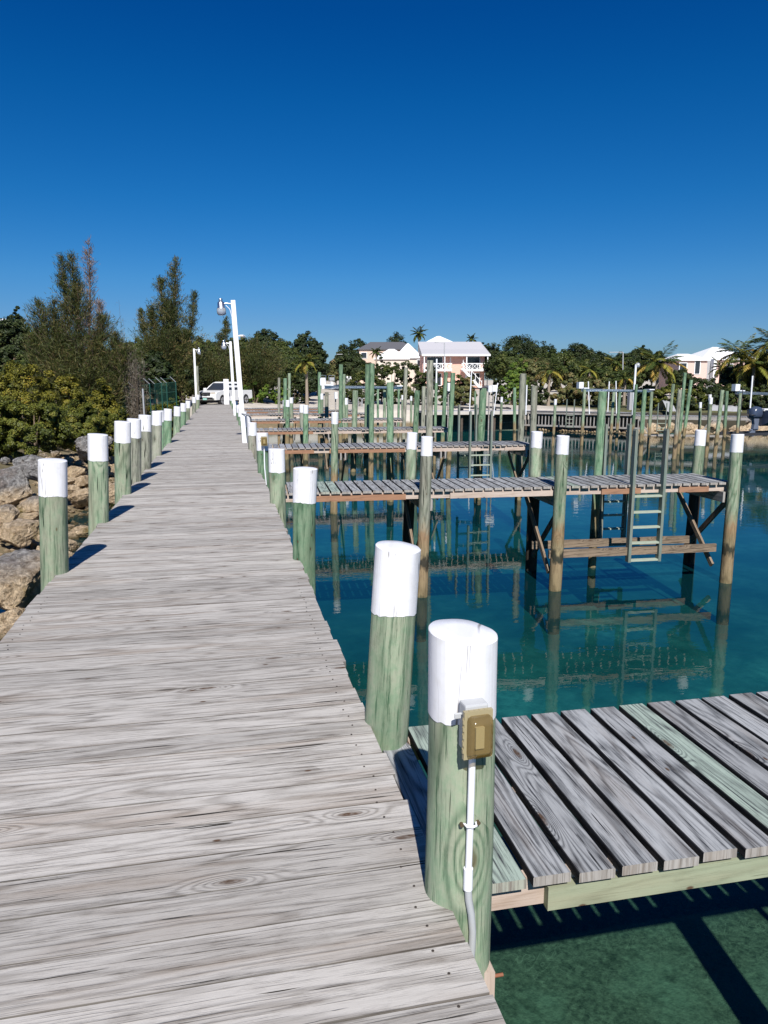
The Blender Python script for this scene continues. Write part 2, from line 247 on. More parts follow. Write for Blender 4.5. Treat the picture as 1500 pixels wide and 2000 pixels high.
# ------------------------------------------------------------------ object helpers
def tag(o, label=None, cat=None, group=None, kind=None):
    if label: o['label'] = label
    if cat: o['category'] = cat
    if group: o['group'] = group
    if kind: o['kind'] = kind
    return o
def empty(name, loc=(0, 0, 0), rz=0, **k):
    o = bpy.data.objects.new(name, None); C.objects.link(o); o.location = loc; o.rotation_euler = (0, 0, rz); o.empty_display_size = .2; return tag(o, **k)
class MB:
    def __init__(s): s.v = []; s.f = []; s.uv = []; s.sm = []
    def add(s, vs, fs, uvs=None, smooth=False):
        b = len(s.v); s.v += [tuple(map(float, v)) for v in vs]
        for i, f in enumerate(fs):
            s.f.append([b+j for j in f]); s.sm.append(smooth)
            s.uv += uvs[i] if uvs else [(vs[j][0]+vs[j][1], vs[j][2]) for j in f]
    def board(s, p0, p1, w, t, up=(0, 0, 1), ch=0., nseg=1, jit=0.):
        """a board from p0 to p1: w across, t thick (p is the middle of its top face when up is the thickness axis)"""
        p0 = Vector(p0); p1 = Vector(p1); d = p1-p0; L = d.length; d = d/L; up = Vector(up); sd = d.cross(up).normalized(); up = sd.cross(d).normalized()
        h = w/2
        sec = [(-h, -t), (h, -t), (h, -ch), (h-ch, 0), (-h+ch, 0), (-h, -ch)] if ch else [(-h, -t), (h, -t), (h, 0), (-h, 0)]
        k = len(sec); per = [0]
        for i in range(k): a, b = sec[i], sec[(i+1) % k]; per.append(per[-1]+math.hypot(a[0]-b[0], a[1]-b[1]))
        vs = []; 
        for i in range(nseg+1):
            c = p0+d*(L*i/nseg); j = random.uniform(-jit, jit); jz = random.uniform(-jit, jit)*.5; jw = random.uniform(-jit, jit)*.6
            for a, b in sec: vs.append(c+sd*(a*(1+jw/h)+j*.5)+up*(b+jz))
        fs = []; uv = []
        for i in range(nseg):
            for a in range(k):
                b = (a+1) % k; fs.append([i*k+a, i*k+b, (i+1)*k+b, (i+1)*k+a]); u0 = L*i/nseg; u1 = L*(i+1)/nseg
                uv.append([(u0, per[a]), (u0, per[a+1]), (u1, per[a+1]), (u1, per[a])])
        fs.append(list(range(k))[::-1]); uv.append([(sec[q][1]*.8, sec[q][0]) for q in range(k)][::-1])
        fs.append([nseg*k+q for q in range(k)]); uv.append([(sec[q][1]*.8+L, sec[q][0]) for q in range(k)])
        s.add(vs, fs, uv); return s
    def box(s, c, sz, rz=0, mat=None):
        c = Vector(c); h = Vector(sz)/2; R = Matrix.Rotation(rz, 3, 'Z')
        vs = [c+R @ Vector((x*h.x, y*h.y, z*h.z)) for x in (-1, 1) for y in (-1, 1) for z in (-1, 1)]
        fs = [[0, 1, 3, 2], [4, 6, 7, 5], [0, 4, 5, 1], [2, 3, 7, 6], [0, 2, 6, 4], [1, 5, 7, 3]]
        s.add(vs, fs); return s
    def tube(s, pts, rs, seg=12, caps=True, smooth=True):
        pts = [Vector(p) for p in pts]; rs = rs if isinstance(rs, (list, tuple)) else [rs]*len(pts)
        vs = []; prev = None; L = [0]
        for i in range(1, len(pts)): L.append(L[-1]+(pts[i]-pts[i-1]).length)
        for i, p in enumerate(pts):
            d = (pts[min(i+1, len(pts)-1)]-pts[max(i-1, 0)]).normalized()
            a = prev-d*prev.dot(d) if prev is not None else d.orthogonal()
            a = a.normalized(); prev = a; b = d.cross(a)
            for k in range(seg): th = 2*pi*k/seg; vs.append(p+(a*cos(th)+b*sin(th))*rs[i])
        fs = []; uv = []
        for i in range(len(pts)-1):
            for k in range(seg):
                k2 = (k+1) % seg; fs.append([i*seg+k, i*seg+k2, (i+1)*seg+k2, (i+1)*seg+k]); r = max(rs[i], .01)
                v0 = 2*pi*k/seg*r; v1 = 2*pi*(k+1)/seg*r; uv.append([(L[i], v0), (L[i], v1), (L[i+1], v1), (L[i+1], v0)])
        s.add(vs, fs, uv, smooth)
        if caps:
            b0 = vs[:seg]; s.add(b0, [list(range(seg))[::-1]]); s.add(vs[-seg:], [list(range(seg))])
        return s
    def lathe(s, prof, c, seg=16, smooth=True):
        return s.tube([(c[0], c[1], c[2]+z) for r, z in prof], [r for r, z in prof], seg, True, smooth)
    def prism(s, poly, y0, y1, smooth=False):   # polygon in x,z extruded along y
        n = len(poly); vs = [(x, y0, z) for x, z in poly]+[(x, y1, z) for x, z in poly]
        s.add(vs, [list(range(n)), [n+i for i in range(n)][::-1]]+[[i, n+i, n+(i+1) % n, (i+1) % n] for i in range(n)]); return s
    def build(s, name, mat, parent=None, loc=None, rz=0, **k):
        me = bpy.data.meshes.new(name); me.from_pydata(s.v, [], s.f); uvl = me.uv_layers.new(name='UVMap')
        uvl.data.foreach_set('uv', np.array(s.uv, dtype=np.float32).ravel()); me.polygons.foreach_set('use_smooth', s.sm); me.materials.append(mat); me.update()
        o = bpy.data.objects.new(name, me); C.objects.link(o); o.parent = parent
        if loc is not None: o.location = loc
        o.rotation_euler = (0, 0, rz); return tag(o, **k)
def bevel(o, w=.01, seg=2, ang=35):
    b = o.modifiers.new('bevel', 'BEVEL'); b.width = w; b.segments = seg; b.limit_method = 'ANGLE'; b.angle_limit = radians(ang); return o
def copy_tree(o, parent=None):
    c = o.copy(); C.objects.link(c); c.parent = parent
    for ch in list(o.children): copy_tree(ch, c)
    return c
# ------------------------------------------------------------------ terrain, water, sky
POLY = np.array([(-2.3, -40), (-2.3, 53), (2.5, 53.5), (6.5, 56), (9.5, 51.5), (21.8, 50), (27.3, 44.6), (37, 42.3), (40, 24), (40, -40)], float)
def sdist(X, Y):
    d = np.full(X.shape, 1e9); ins = np.zeros(X.shape, bool); n = len(POLY)
    for i in range(n):
        ax, ay = POLY[i]; bx, by = POLY[(i+1) % n]; ex, ey = bx-ax, by-ay; wx, wy = X-ax, Y-ay
        t = np.clip((wx*ex+wy*ey)/(ex*ex+ey*ey), 0, 1); d = np.minimum(d, np.hypot(wx-ex*t, wy-ey*t))
        c = ((ay > Y) != (by > Y)) & (X < (bx-ax)*(Y-ay)/(by-ay+1e-12)+ax); ins ^= c
    return np.where(ins, -d, d)
def ss(a, b, x): t = np.clip((x-a)/(b-a), 0, 1); return t*t*(3-2*t)
def height(X, Y):
    X = np.asarray(X, float); Y = np.asarray(Y, float); sd = sdist(X, Y)
    h = np.where(sd < 0, np.maximum(-2.6, -1.9+sd*.55), -1.9)
    left = (X < -2.3) & (Y < 53)
    land = np.where(left, -1.98+1.73*ss(0, 9, sd)+.2*ss(8, 30, sd), -1.7+1.28*ss(0, 1.6, sd)+.34*ss(3, 26, sd))
    land = np.where((X < 9.5) & (X > -2.3), -1.9+1.5*ss(0, 3.6, sd)+.26*ss(6, 1, X)*ss(0, 2, sd)+.34*ss(3, 26, sd)*ss(1, 6, X), land)
    h = np.where(sd >= 0, land, h)
    h = h+ss(60, 100, Y)*.7+ss(-2, -18, X-.12*(Y-60))*ss(58, 125, Y)*5.0
    h = h+ss(104, 140, Y)*1.2
    h = np.where(sd > 0, h+.05*np.sin(X*1.7+Y*.6)*np.sin(Y*1.3-X*.4)*ss(0, 2, sd), h)
    return h
def hz(x, y): return float(height(np.array([x]), np.array([y]))[0])
xs = np.concatenate([[-1500, -600, -300, -160, -110, -80], np.arange(-60, -14, 2.), np.arange(-14, 42, .5), np.arange(42, 90, 3.), [100, 140, 220, 400, 900, 1500]])
ys = np.concatenate([[-1500, -400, -100, -50], np.arange(-30, -4, 2.), np.arange(-4, 66, .5), np.arange(66, 160, 3.), [180, 240, 400, 900, 2500]])
XX, YY = np.meshgrid(xs, ys); ZZ = height(XX, YY); nx = len(xs)
vs = np.stack([XX, YY, ZZ], -1).reshape(-1, 3); g = MB(); g.v = vs.tolist()
g.f = [[j*nx+i, j*nx+i+1, (j+1)*nx+i+1, (j+1)*nx+i] for j in range(len(ys)-1) for i in range(nx-1)]; g.sm = [True]*len(g.f); g.uv = [(0, 0)]*(4*len(g.f))
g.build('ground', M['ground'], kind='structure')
w = MB(); w.add([(-9, -45, -1.85), (46, -45, -1.85), (46, 60, -1.85), (-9, 60, -1.85)], [[0, 1, 2, 3]]); w.build('water', M['water'], kind='structure')
SUN_EL, SUN_AZ = radians(44), radians(187)
W = bpy.data.worlds.new('World'); S.world = W; W.use_nodes = True; nt = W.node_tree; bg = nt.nodes['Background']
sky = nt.nodes.new('ShaderNodeTexSky'); sky.sky_type = 'NISHITA'; sky.sun_disc = False; sky.sun_elevation = SUN_EL; sky.sun_rotation = SUN_AZ
sky.air_density = 1.; sky.dust_density = .2; sky.ozone_density = 4.
hs = nt.nodes.new('ShaderNodeHueSaturation'); hs.inputs['Saturation'].default_value = 1.35; hs.inputs['Value'].default_value = .92
nt.links.new(sky.outputs[0], hs.inputs['Color'])
# deeper, cleaner marine air: the sky is filtered by elevation
tc = nt.nodes.new('ShaderNodeTexCoord'); sp = nt.nodes.new('ShaderNodeSeparateXYZ'); cr_ = nt.nodes.new('ShaderNodeValToRGB'); mx = nt.nodes.new('ShaderNodeMix'); mx.data_type = 'RGBA'; mx.blend_type = 'MULTIPLY'; mx.inputs[0].default_value = 1
nt.links.new(tc.outputs['Generated'], sp.inputs[0]); nt.links.new(sp.outputs[2], cr_.inputs[0]); st_ = [(0, (.30, .42, .66)), (.077, (.29, .44, .67)), (.127, (.26, .49, .69)), (.218, (.14, .48, .68)), (.326, (.065, .45, .66)), (.41, (.02, .39, .63)), (.55, (.06, .42, .66)), (1, (.2, .5, .7))]
while len(cr_.color_ramp.elements) < len(st_): cr_.color_ramp.elements.new(.5)
for e, (p_, c_) in zip(cr_.color_ramp.elements, st_): e.position = p_; e.color = (*c_, 1)
nt.links.new(hs.outputs[0], mx.inputs[6]); nt.links.new(cr_.outputs[0], mx.inputs[7]); nt.links.new(mx.outputs[2], bg.inputs[0]); bg.inputs[1].default_value = .095
sl = bpy.data.lights.new('sun', 'SUN'); so = bpy.data.objects.new('sun', sl); C.objects.link(so); sl.energy = 4.9; sl.angle = radians(.5); sl.color = (1, .965, .91)
sdv = Vector((sin(SUN_AZ)*cos(SUN_EL), cos(SUN_AZ)*cos(SUN_EL), sin(SUN_EL))); so.rotation_euler = sdv.to_track_quat('Z', 'Y').to_euler()
S.view_settings.view_transform = 'Standard'; S.view_settings.look = 'None'; S.view_settings.exposure = .42; S.view_settings.gamma = 1
S.cycles.max_bounces = 8; S.cycles.transparent_max_bounces = 24; S.cycles.caustics_reflective = False; S.cycles.caustics_refractive = False
# ------------------------------------------------------------------ the main boardwalk
XL, XR = -1.42, .64
dock = empty('boardwalk', (0, 0, 0), label='long straight weathered grey boardwalk with tight crosswise planks running to the parked pickup', cat='boardwalk')
near = MB(); y = -1.2; PIL_L = [6.55, 8.9, 11.1, 12.5, 14.3, 16.9, 20.3, 24.6, 28.6, 32.6, 40., 46.5]
while y < 53.6:
    pw = random.choice([.184, .184, .184, .14]); jl = random.uniform(-.012, .012); jr = random.uniform(-.014, .014)
    fine = y < 12
    near.board((XL+jl, y+pw/2, random.uniform(-.0015, .0015)), (XR+jr, y+pw/2+random.uniform(-.002, .002), random.uniform(-.0015, .0015)), pw, .038, ch=.001 if y < 25 else 0, nseg=10 if fine else 1, jit=.0012 if fine else 0)
    y += pw+(random.uniform(.003, .0065))
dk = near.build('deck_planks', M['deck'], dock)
for nm, x in (('stringer', XL+.09), ('stringer', (XL+XR)/2), ('stringer', XR-.10)):
    MB().board((x, -1.2, -.04), (x, 53.6, -.04), .05, .24).build(nm, M['darkbeam'], dock)
for yy in np.arange(3, 53, 2.6): MB().board((XL-.02, yy, -.285), (XR+.0, yy, -.285), .09, .22).build('cross_beam', M['darkbeam'], dock)
nl = MB().lathe([(.0045, 0), (.004, .0015)], (0, 0, .0012), 8).build('nail_head', M['nail'], dock); nn0 = 0; yy = 1.35
while nn0 < 96:
    for xx in (XL+.09, XR-.10):
        for dy in (-.05, .05):
            o = nl if nn0 == 0 else nl.copy()
            if nn0: C.objects.link(o)
            o.parent = dock; o.location = (xx+random.uniform(-.014, .014), yy+dy+random.uniform(-.012, .012), .001); nn0 += 1
    yy += .19
# ------------------------------------------------------------------ pilings
ORD = ['nearest', 'second', 'third', 'fourth', 'fifth', 'sixth', 'seventh', 'eighth', 'ninth', 'tenth', 'eleventh', 'twelfth', 'thirteenth']
def piling(top, bot, mat='pile', r=.105, cap=.30, label='', group=None, tilt=(0, 0), zbot=-2.8, seg=None, name='dock_piling', lump=.004):
    """top, bot: points (x,y,z) on the axis"""
    top = Vector(top); bot = Vector(bot); ax = (top-bot).normalized(); L0 = (zbot-bot.z)/ax.z; base = bot+ax*L0; L = (top-base).length
    w = base.length; seg = seg or (40 if top.y < 8 else 18)
    root = empty_mesh = MB(); sd = random.uniform(0, 100)
    zs = list(np.linspace(0, L, int(L/.12)+2)) if top.y < 12 else list(np.linspace(0, L, 9))
    def ringpts(zl, extra, last=False):
        o = []
        for k in range(seg):
            th = 2*pi*k/seg; rr = r*(1+.06*(1-zl/L))*(1+lump/r*noise.noise((cos(th)*1.3+sd, sin(th)*1.3, zl*1.1))*2)+extra
            z = zl+((cos(th)*tilt[0]+sin(th)*tilt[1])*rr if last else 0)
            o.append(Vector((cos(th)*rr, sin(th)*rr, z)))
        return o
    def body(zl, extra, dome):
        m = MB(); vs = []
        for i, z in enumerate(zl): vs += ringpts(z, extra, i == len(zl)-1)
        fs = []; uv = []
        for i in range(len(zl)-1):
            for k in range(seg):
                k2 = (k+1) % seg; fs.append([i*seg+k, i*seg+k2, (i+1)*seg+k2, (i+1)*seg+k]); v0 = 2*pi*k/seg*r; v1 = 2*pi*(k+1)/seg*r
                uv.append([(zl[i], v0), (zl[i], v1), (zl[i+1], v1), (zl[i+1], v0)])
        m.add(vs, fs, uv, True)
        lastr = vs[-seg:]; n = len(m.v)
        inner = [Vector((v.x*.955, v.y*.955, v.z+dome*.8)) for v in lastr]; mid = [Vector((v.x*.5, v.y*.5, (v.z-zl[-1])*.55+zl[-1]+dome)) for v in lastr]; c = Vector((0, 0, zl[-1]+dome))
        m.add(lastr+inner+mid+[c], [[k, (k+1) % seg, seg+(k+1) % seg, seg+k] for k in range(seg)]+[[seg+k, seg+(k+1) % seg, 2*seg+(k+1) % seg, 2*seg+k] for k in range(seg)]+[[2*seg+k, 2*seg+(k+1) % seg, 3*seg] for k in range(seg)], None, True)
        return m
    q = ax.to_track_quat('Z', 'Y')
    L2 = L-(.004 if cap else 0); o = body([z for z in zs if z < L2-.02]+[L2], 0, .003).build(name, M[mat]); o.location = base; o.rotation_mode = 'QUATERNION'; o.rotation_quaternion = q
    tag(o, label, 'piling', group)
    if cap:
        cz = list(np.linspace(L-cap, L+.004, 6)); cm = body(cz, .0022, .006)
        if top.y < 20:
            for k in range(seg): a_ = cm.v[k]; cm.v[k] = (a_[0], a_[1], a_[2]+noise.noise((cos(2*pi*k/seg)*1.5+sd, sin(2*pi*k/seg)*1.5, 3))*.014+noise.noise((cos(2*pi*k/seg)*6+sd, sin(2*pi*k/seg)*6, 3))*.008)
        cm.build('white_cap', M['white'], o)
    return o
G1 = 'white capped pilings along the boardwalk'
for i, (Y, zt, px, mt) in enumerate(zip(PIL_L, [.95, 1.0, 1.03, 1.0, .98, .95, .88, .80, .79, .78, .79, .80], None or [0]*12, ['pile', 'pile', 'pile', 'pilegrey', 'pilegrey', 'pilegrey', 'pilegreen', 'pile', 'pilegreen', 'pile', 'pilegrey', 'pile'])):
    X = -1.42
    look = ['broad bright cap, streaky green wood', 'pale green wood', 'rich green streaked wood', 'faded grey-green wood', 'brownish grey wood', 'slim with brownish grey wood', 'deep green wood', 'pale green wood', 'dark green wood', 'small green wood', 'greyish wood', 'pale wood'][i]
    piling((X+(.035 if i else .035), Y, zt), (X-.02, Y, 0), mt, .11 if i < 6 else .105, .29, f'{ORD[i]} white capped piling on the left edge, {look}', G1, tilt=(.03, .03))
piling((-1.66, 21.3, .80), (-1.65, 21.3, 0), 'pilegreen', .1, .3, 'white capped piling set outside the left row, peeking out behind its seventh piling', G1)
RY = [2.02, 3.23, 6.62, 9.85, 13.2, 17.9, 21.3, 24.9, 28., 31.5, 38., 45., 51.5]
RL = ['broad white capped green piling at the front, carrying outlet box and conduit', 'leaning white capped piling right behind the one that carries the outlet box and conduit',
      'third piling on the right edge, bright green below a wide white cap', 'fourth piling on the right edge, pale green with a small dark knot',
      'fifth piling on the right edge, with a small outlet box under its white cap', 'sixth piling on the right edge, grey scarred wood under a white cap']
for i, Y in enumerate(RY):
    zt = [.85, .835, .82, .71, .70, .63, .63, .61, .62, .62, .62, .62, .62][i]
    dx = [.005, .075, .03, .0, -.01, 0, 0, 0, 0, 0, 0, 0, 0][i]
    lab = RL[i] if i < 6 else f'{ORD[i]} white capped piling on the right edge of the boardwalk'
    piling((.69+dx+(.015 if i == 1 else 0)-(.008 if i == 0 else 0), Y+(.01 if i != 1 else .03), zt), (.69+(.03 if i == 1 else 0)-(.008 if i == 0 else 0), Y, 0), ['pile', 'pile', 'pilegreen', 'pile', 'pilegreen', 'pilegrey', 'pilegreen'][min(i, 6)], .105, .25 if i == 0 else .30, lab, G1, tilt=(.10, .0) if i < 2 else (.03, 0), lump=.006 if i < 3 else .004)
# outlet box, conduit on the first piling; a copy further on
def outlet(Y, label, s=1.0):
    t = empty('outlet_box', (.705, Y-.108, 0), label=label, cat='outlet box', group='outlet boxes on the pilings')
    bx = MB().box((0, -.03, .62), (.092, .06, .155)).build('box_body', M['greypvc'], t); bevel(bx, .006)
    MB().box((-.06, -.028, .655), (.03, .008, .02)).build('mounting_lug', M['greypvc'], t)
    MB().box((0, -.068, .605), (.112, .016, .158)).build('cover_rim', M['bezel'], t); bevel(t.children[-1], .012, 3)
    bp = MB().box((0, -.079, .605), (.088, .005, .132)).build('cover_back', M['coverback'], t); bevel(bp, .01, 2)
    MB().box((0, -.086, .60), (.034, .012, .07)).build('receptacle', M['whitepvc'], t)
    m = MB(); n = 10
    pr = [(.047, .068, 0), (.046, .067, .018), (.040, .058, .034), (.030, .046, .039)]; vs = []
    def rr(hw, hh, d, k=6):
        o = []; cr = min(hw, hh)*.35
        for cx, cz, a0 in ((hw-cr, hh-cr, 0), (-hw+cr, hh-cr, pi/2), (-hw+cr, -hh+cr, pi), (hw-cr, -hh+cr, 1.5*pi)):
            for i in range(k): a = a0+pi/2*i/(k-1); o.append((cx+cr*cos(a), -.082-d, .605+cz+cr*sin(a)))
        return o
    rings = [rr(*p) for p in pr]; K = len(rings[0]); vs = [v for r_ in rings for v in r_]
    fs = [[i*K+k, (i+1)*K+k, (i+1)*K+(k+1) % K, i*K+(k+1) % K] for i in range(len(rings)-1) for k in range(K)]+[[(len(rings)-1)*K+k for k in range(K)]]
    m.add(vs, fs, None, True); m.sm[-1] = False; m.build('clear_cover', M['cover'], t)
    h = MB()
    h.box((-.0565, -.066, .603), (.004, .006, .12)); h.box((0, -.066, .683), (.09, .006, .003))
    for i in range(5): h.box((-.057, -.070, .555+i*.024), (.006, .010, .014))
    for i in range(4): h.box((-.03+i*.02, -.070, .684), (.014, .008, .004))
    h.build('hinge', M['bezel'], t)
    return t
t = outlet(2.02, 'grey outlet box with a yellowed clear bubble cover on the front piling')
t.rotation_euler = (0, 0, radians(4)); t.location = (.677, 1.922, .05); t.scale = (.78, .82, .92)
c1 = empty('conduit', (.679, 1.912, 0), label='white plastic conduit with grey flexible tail running down the front piling', cat='conduit')
MB().tube([(0, -.012, .545), (-.002, -.012, .30), (-.004, -.010, .12)], .0105, 16).build('white_pipe', M['whitepvc'], c1)
MB().tube([(-.004, -.010, .155), (-.004, -.010, .085)], .0145, 16).build('coupling', M['whitepvc'], c1)
MB().tube([(-.004, -.010, .10), (-.001, -.010, .05), (.008, -.010, .0), (.014, -.010, -.06), (.014, -.008, -.12), (.010, -.002, -.25), (.006, .0, -.5)], .0115, 14).build('flexible_tail', M['greypvc'], c1)
st = MB(); st.tube([(-.03, -.002, .30), (-.016, -.008, .30), (-.014, -.022, .30), (0, -.0265, .30), (.014, -.022, .30), (.016, -.008, .30), (.03, -.002, .30)], .004, 8); st.build('pipe_clip', M['whitepvc'], c1)
for sx in (-.027, .025): MB().tube([(sx, -.002, .30), (sx, -.012, .30)], .0065, 10).build('clip_screw', M['bronze'], c1)
t2 = outlet(13.2, 'small outlet box with bright bulb under the cap of the fifth right hand piling')
for o in t2.children: pass
t2.location = (.70, 13.085, -.03)
MB().tube([(.70, 13.07, .53), (.70, 13.07, .1), (.72, 13.07, -.2)], .011, 8).build('conduit', M['whitepvc'], label='thin white conduit hanging below the outlet box of the fifth right hand piling', cat='conduit')
# ------------------------------------------------------------------ finger piers
PN = ['first', 'second', 'third', 'fourth', 'fifth', 'sixth', 'seventh', 'eighth']
def pier(idx, x0, Y0, L, Wd, rot, near_=False, bents=(), label=''):
    t = empty('finger_pier', (x0, Y0, 0), rot, label=label, cat='finger pier', group='finger piers off the boardwalk')
    m = MB(); x = .0; PW, GAP = .141, .025
    first = idx == 0
    zt = -.10
    while x < L:
        e0, e1 = random.uniform(-.008, .008), random.uniform(-.008, .008); sk = random.uniform(-.003, .003)
        m.board((x+PW/2, -.062+e0, zt+random.uniform(-.002, .002)), (x+PW/2+sk, Wd+.045+e1, zt+random.uniform(-.002, .002)), PW+random.uniform(-.004, .003), .038, ch=.003 if idx < 3 else 0, nseg=6 if first else 1, jit=.0012 if first else 0)
        x += PW+GAP
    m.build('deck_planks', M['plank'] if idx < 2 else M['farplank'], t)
    zj = zt-.0385
    for yy in (0, Wd/2, Wd):
        MB().board((.02, yy+(.02 if yy == 0 else 0), zj), (L-.02, yy+(.02 if yy == 0 else 0), zj), .04, .115).build('joist', M['tan'], t)
    # doubling boards on the near face, butt jointed, of different ages
    x = .45 if idx else .42; k = 0
    spec = {0: [(.40, 3.6, 'greenboard'), (3.7, 6.5, 'orange')], 1: [(.25, 2.02, 'orange'), (2.75, 4.55, 'tan'), (5.35, 6.05, 'orange'), (6.75, 7.3, 'orange')]}.get(idx)
    if not spec:
        spec = []; x = .2
        while x < L-.8: l = random.uniform(1.2, 2.2); spec.append((x, min(x+l, L-.2), random.choice(['orange', 'orange', 'tan']))); x += l+random.uniform(.35, .8)
    for a, b, mt in spec:
        MB().board((a, -.0185, zt-.066), (b, -.0185, zt-.066), .034, .092).build('fascia_board', M[mt], t)
    if idx: MB().board((L, -.02, zj), (L, Wd+.02, zj), .038, .115).build('end_board', M['tan'], t)
    for bx in bents:
        for dx in (-.06, .06): MB().board((bx+dx, -.12, zj-.117), (bx+dx, Wd+.12, zj-.117), .04, .18).build('cross_beam', M['greybeam'], t)
        if idx: 
            MB().board((bx-.10, Wd+.05, -.42), (bx-.10, -.02, -1.56), .09, .04, up=(1, 0, 0)).build('brace', M['tie'], t)
            MB().board((bx+.06, -.06, -.42), (bx+.06, Wd+.02, -1.56), .09, .04, up=(1, 0, 0)).build('brace', M['darkbeam'], t)
    return t
PIERS = [(.668, 2.20, 8.1, 1.10, -.5), (.80, 11.42, 7.78, 1.15, -2.9), (.78, 19.35, 7.6, 1.2, -3.), (.78, 26.6, 7.4, 1.2, -2.5), (.78, 33.6, 7.4, 1.2, -2.), (.78, 39.6, 7.2, 1.2, -1.5), (.78, 44., 7., 1.2, -1), (.78, 48.2, 6, 1.2, 0)]
LBL = ['nearest finger pier, widely gapped grey planks with one greenish board', 'second finger pier, its two wooden ladders and low tie beams over the blue water', 'third finger pier, ending beside a tall grey piling with two ladders before it',
       'fourth finger pier, seen edge on behind the third with tall green pilings', 'fifth finger pier, thin strip of planks beneath the white lift beam', 'sixth finger pier counted from the camera, low strip before the beach', 'seventh finger pier, next to last before the beach', 'eighth and farthest finger pier, closest to the beach']
BENTS = [(3.2, 6.4), (2.36, 4.6, 7.6), (2.3, 5., 7.4), (3, 6.8), (3, 7), (3, 6.8), (3,), (3,)]
for i, (x0, Y0, L, Wd, rt) in enumerate(PIERS): pier(i, x0, Y0, L, Wd, radians(rt), i == 0, BENTS[i], LBL[i])
def LP(i, lx, ly, z=0):
    x0, Y0, L, Wd, rt = PIERS[i]; a = radians(rt); return (x0+lx*cos(a)-ly*sin(a), Y0+lx*sin(a)+ly*cos(a), z)
# ledger end with rusty bolt by the first pier
lg = empty('ledger_beam', (0, 0, 0), label='short pinkish ledger board end below the corner of the nearest finger pier', cat='beam')
MB().board((.745, 1.93, -.245), (.745, 2.35, -.245), .075, .19, ch=.003).build('board', M['tan'], lg)
MB().tube([(.77, 1.98, -.31), (.83, 1.98, -.31)], .006, 8).build('bolt', M['rust'], lg)
# low tie beams of the second pier
for yy, z in ((-.06, -1.17), (.72, -1.19)):
    p = LP(1, 4.45, yy, z); q = LP(1, 7.5, yy, z); MB().board(p, q, .05, .135, nseg=8, jit=.008).build('tie_beam', M['tie'], label='weathered low tie beam between the outer pilings of the second pier, %s side' % ('near' if yy < 0 else 'far'), cat='beam', group='low tie beams under the second pier')
# pilings of the fingers, from (px at top, py top, px low, py low, Y)
def fp(px, py, qx, qy, Y, label, mat='pile', cap=0, r=.1, group='tall mooring pilings among the finger piers', zb=-2.8):
    a = AY(px, py, Y); b = AY(qx, qy, Y); return piling((a[0], Y, a[1]), (b[0], Y, b[1]), mat, r, cap, label, group, zbot=zb, seg=16 if Y < 15 else 12, tilt=(.05, 0))
GC = 'white capped pilings of the finger piers'
piling((3.13, 1.93, 1.9), (3.13, 1.93, 0), 'pile', .12, .3, 'piling at the near side of the nearest finger pier, only its shadow seen', GC)
fp(834, 854, 824, 1150, 11.2, 'rust stained piling on the near side of the second pier, closest to the boardwalk', 'pilegrey', .29, .092, GC)
fp(1100, 852, 1084, 1150, 11.08, 'white capped piling mid-way on the near side of the second pier, left of its ladder', 'pile', .29, .1, GC)
fp(1441, 849, 1416, 1150, 10.90, 'white capped piling at the outer near corner of the second pier', 'pile', .29, .1, GC)
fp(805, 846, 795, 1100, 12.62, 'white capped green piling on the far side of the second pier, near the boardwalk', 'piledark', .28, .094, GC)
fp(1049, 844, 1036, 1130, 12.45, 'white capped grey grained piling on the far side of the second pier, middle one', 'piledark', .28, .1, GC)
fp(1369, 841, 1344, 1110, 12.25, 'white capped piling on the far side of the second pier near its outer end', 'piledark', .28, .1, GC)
fp(654, 806, 652, 1010, 19.05, 'white capped piling at the near side of the third pier, orange stain above the water', 'pile', .29, .092, GC)
fp(597, 792, 597, 860, 26.3, 'white capped green piling before the fourth pier, brighter one of a close pair', 'pilegreen', .28, .095, GC)
fp(589.5, 791, 591, 860, 28.0, 'white capped greyish piling before the fourth pier, left one of a close pair', 'pilegrey', .28, .095, GC)
fp(562, 782, 561, 850, 33.2, 'white capped piling in front of the fifth pier, right one of two side by side', 'pilegreen', .28, .095, GC)
fp(556, 782, 556, 835, 35.2, 'white capped piling behind the fifth pier, left one of two side by side', 'pilegrey', .28, .095, GC)
fp(569, 777, 569, 835, 39.2, 'small white capped piling at the sixth pier beside a tall green one', 'pile', .28, .1, GC)
fp(628, 769, 628, 820, 40, 'small white capped piling behind the lift motors, at the sixth pier', 'pile', .3, .1, GC)
fp(676, 778, 676, 820, 36, 'small white capped piling between two tall green ones at the fifth pier', 'pile', .3, .1, GC)
fp(786, 772, 786, 800, 42, 'slim white capped post beside the lift post, left one of two', 'pile', .25, .07, GC)
fp(803, 774, 803, 825, 42, 'slim white capped post right of the slender pale piling', 'pile', .25, .07, GC)
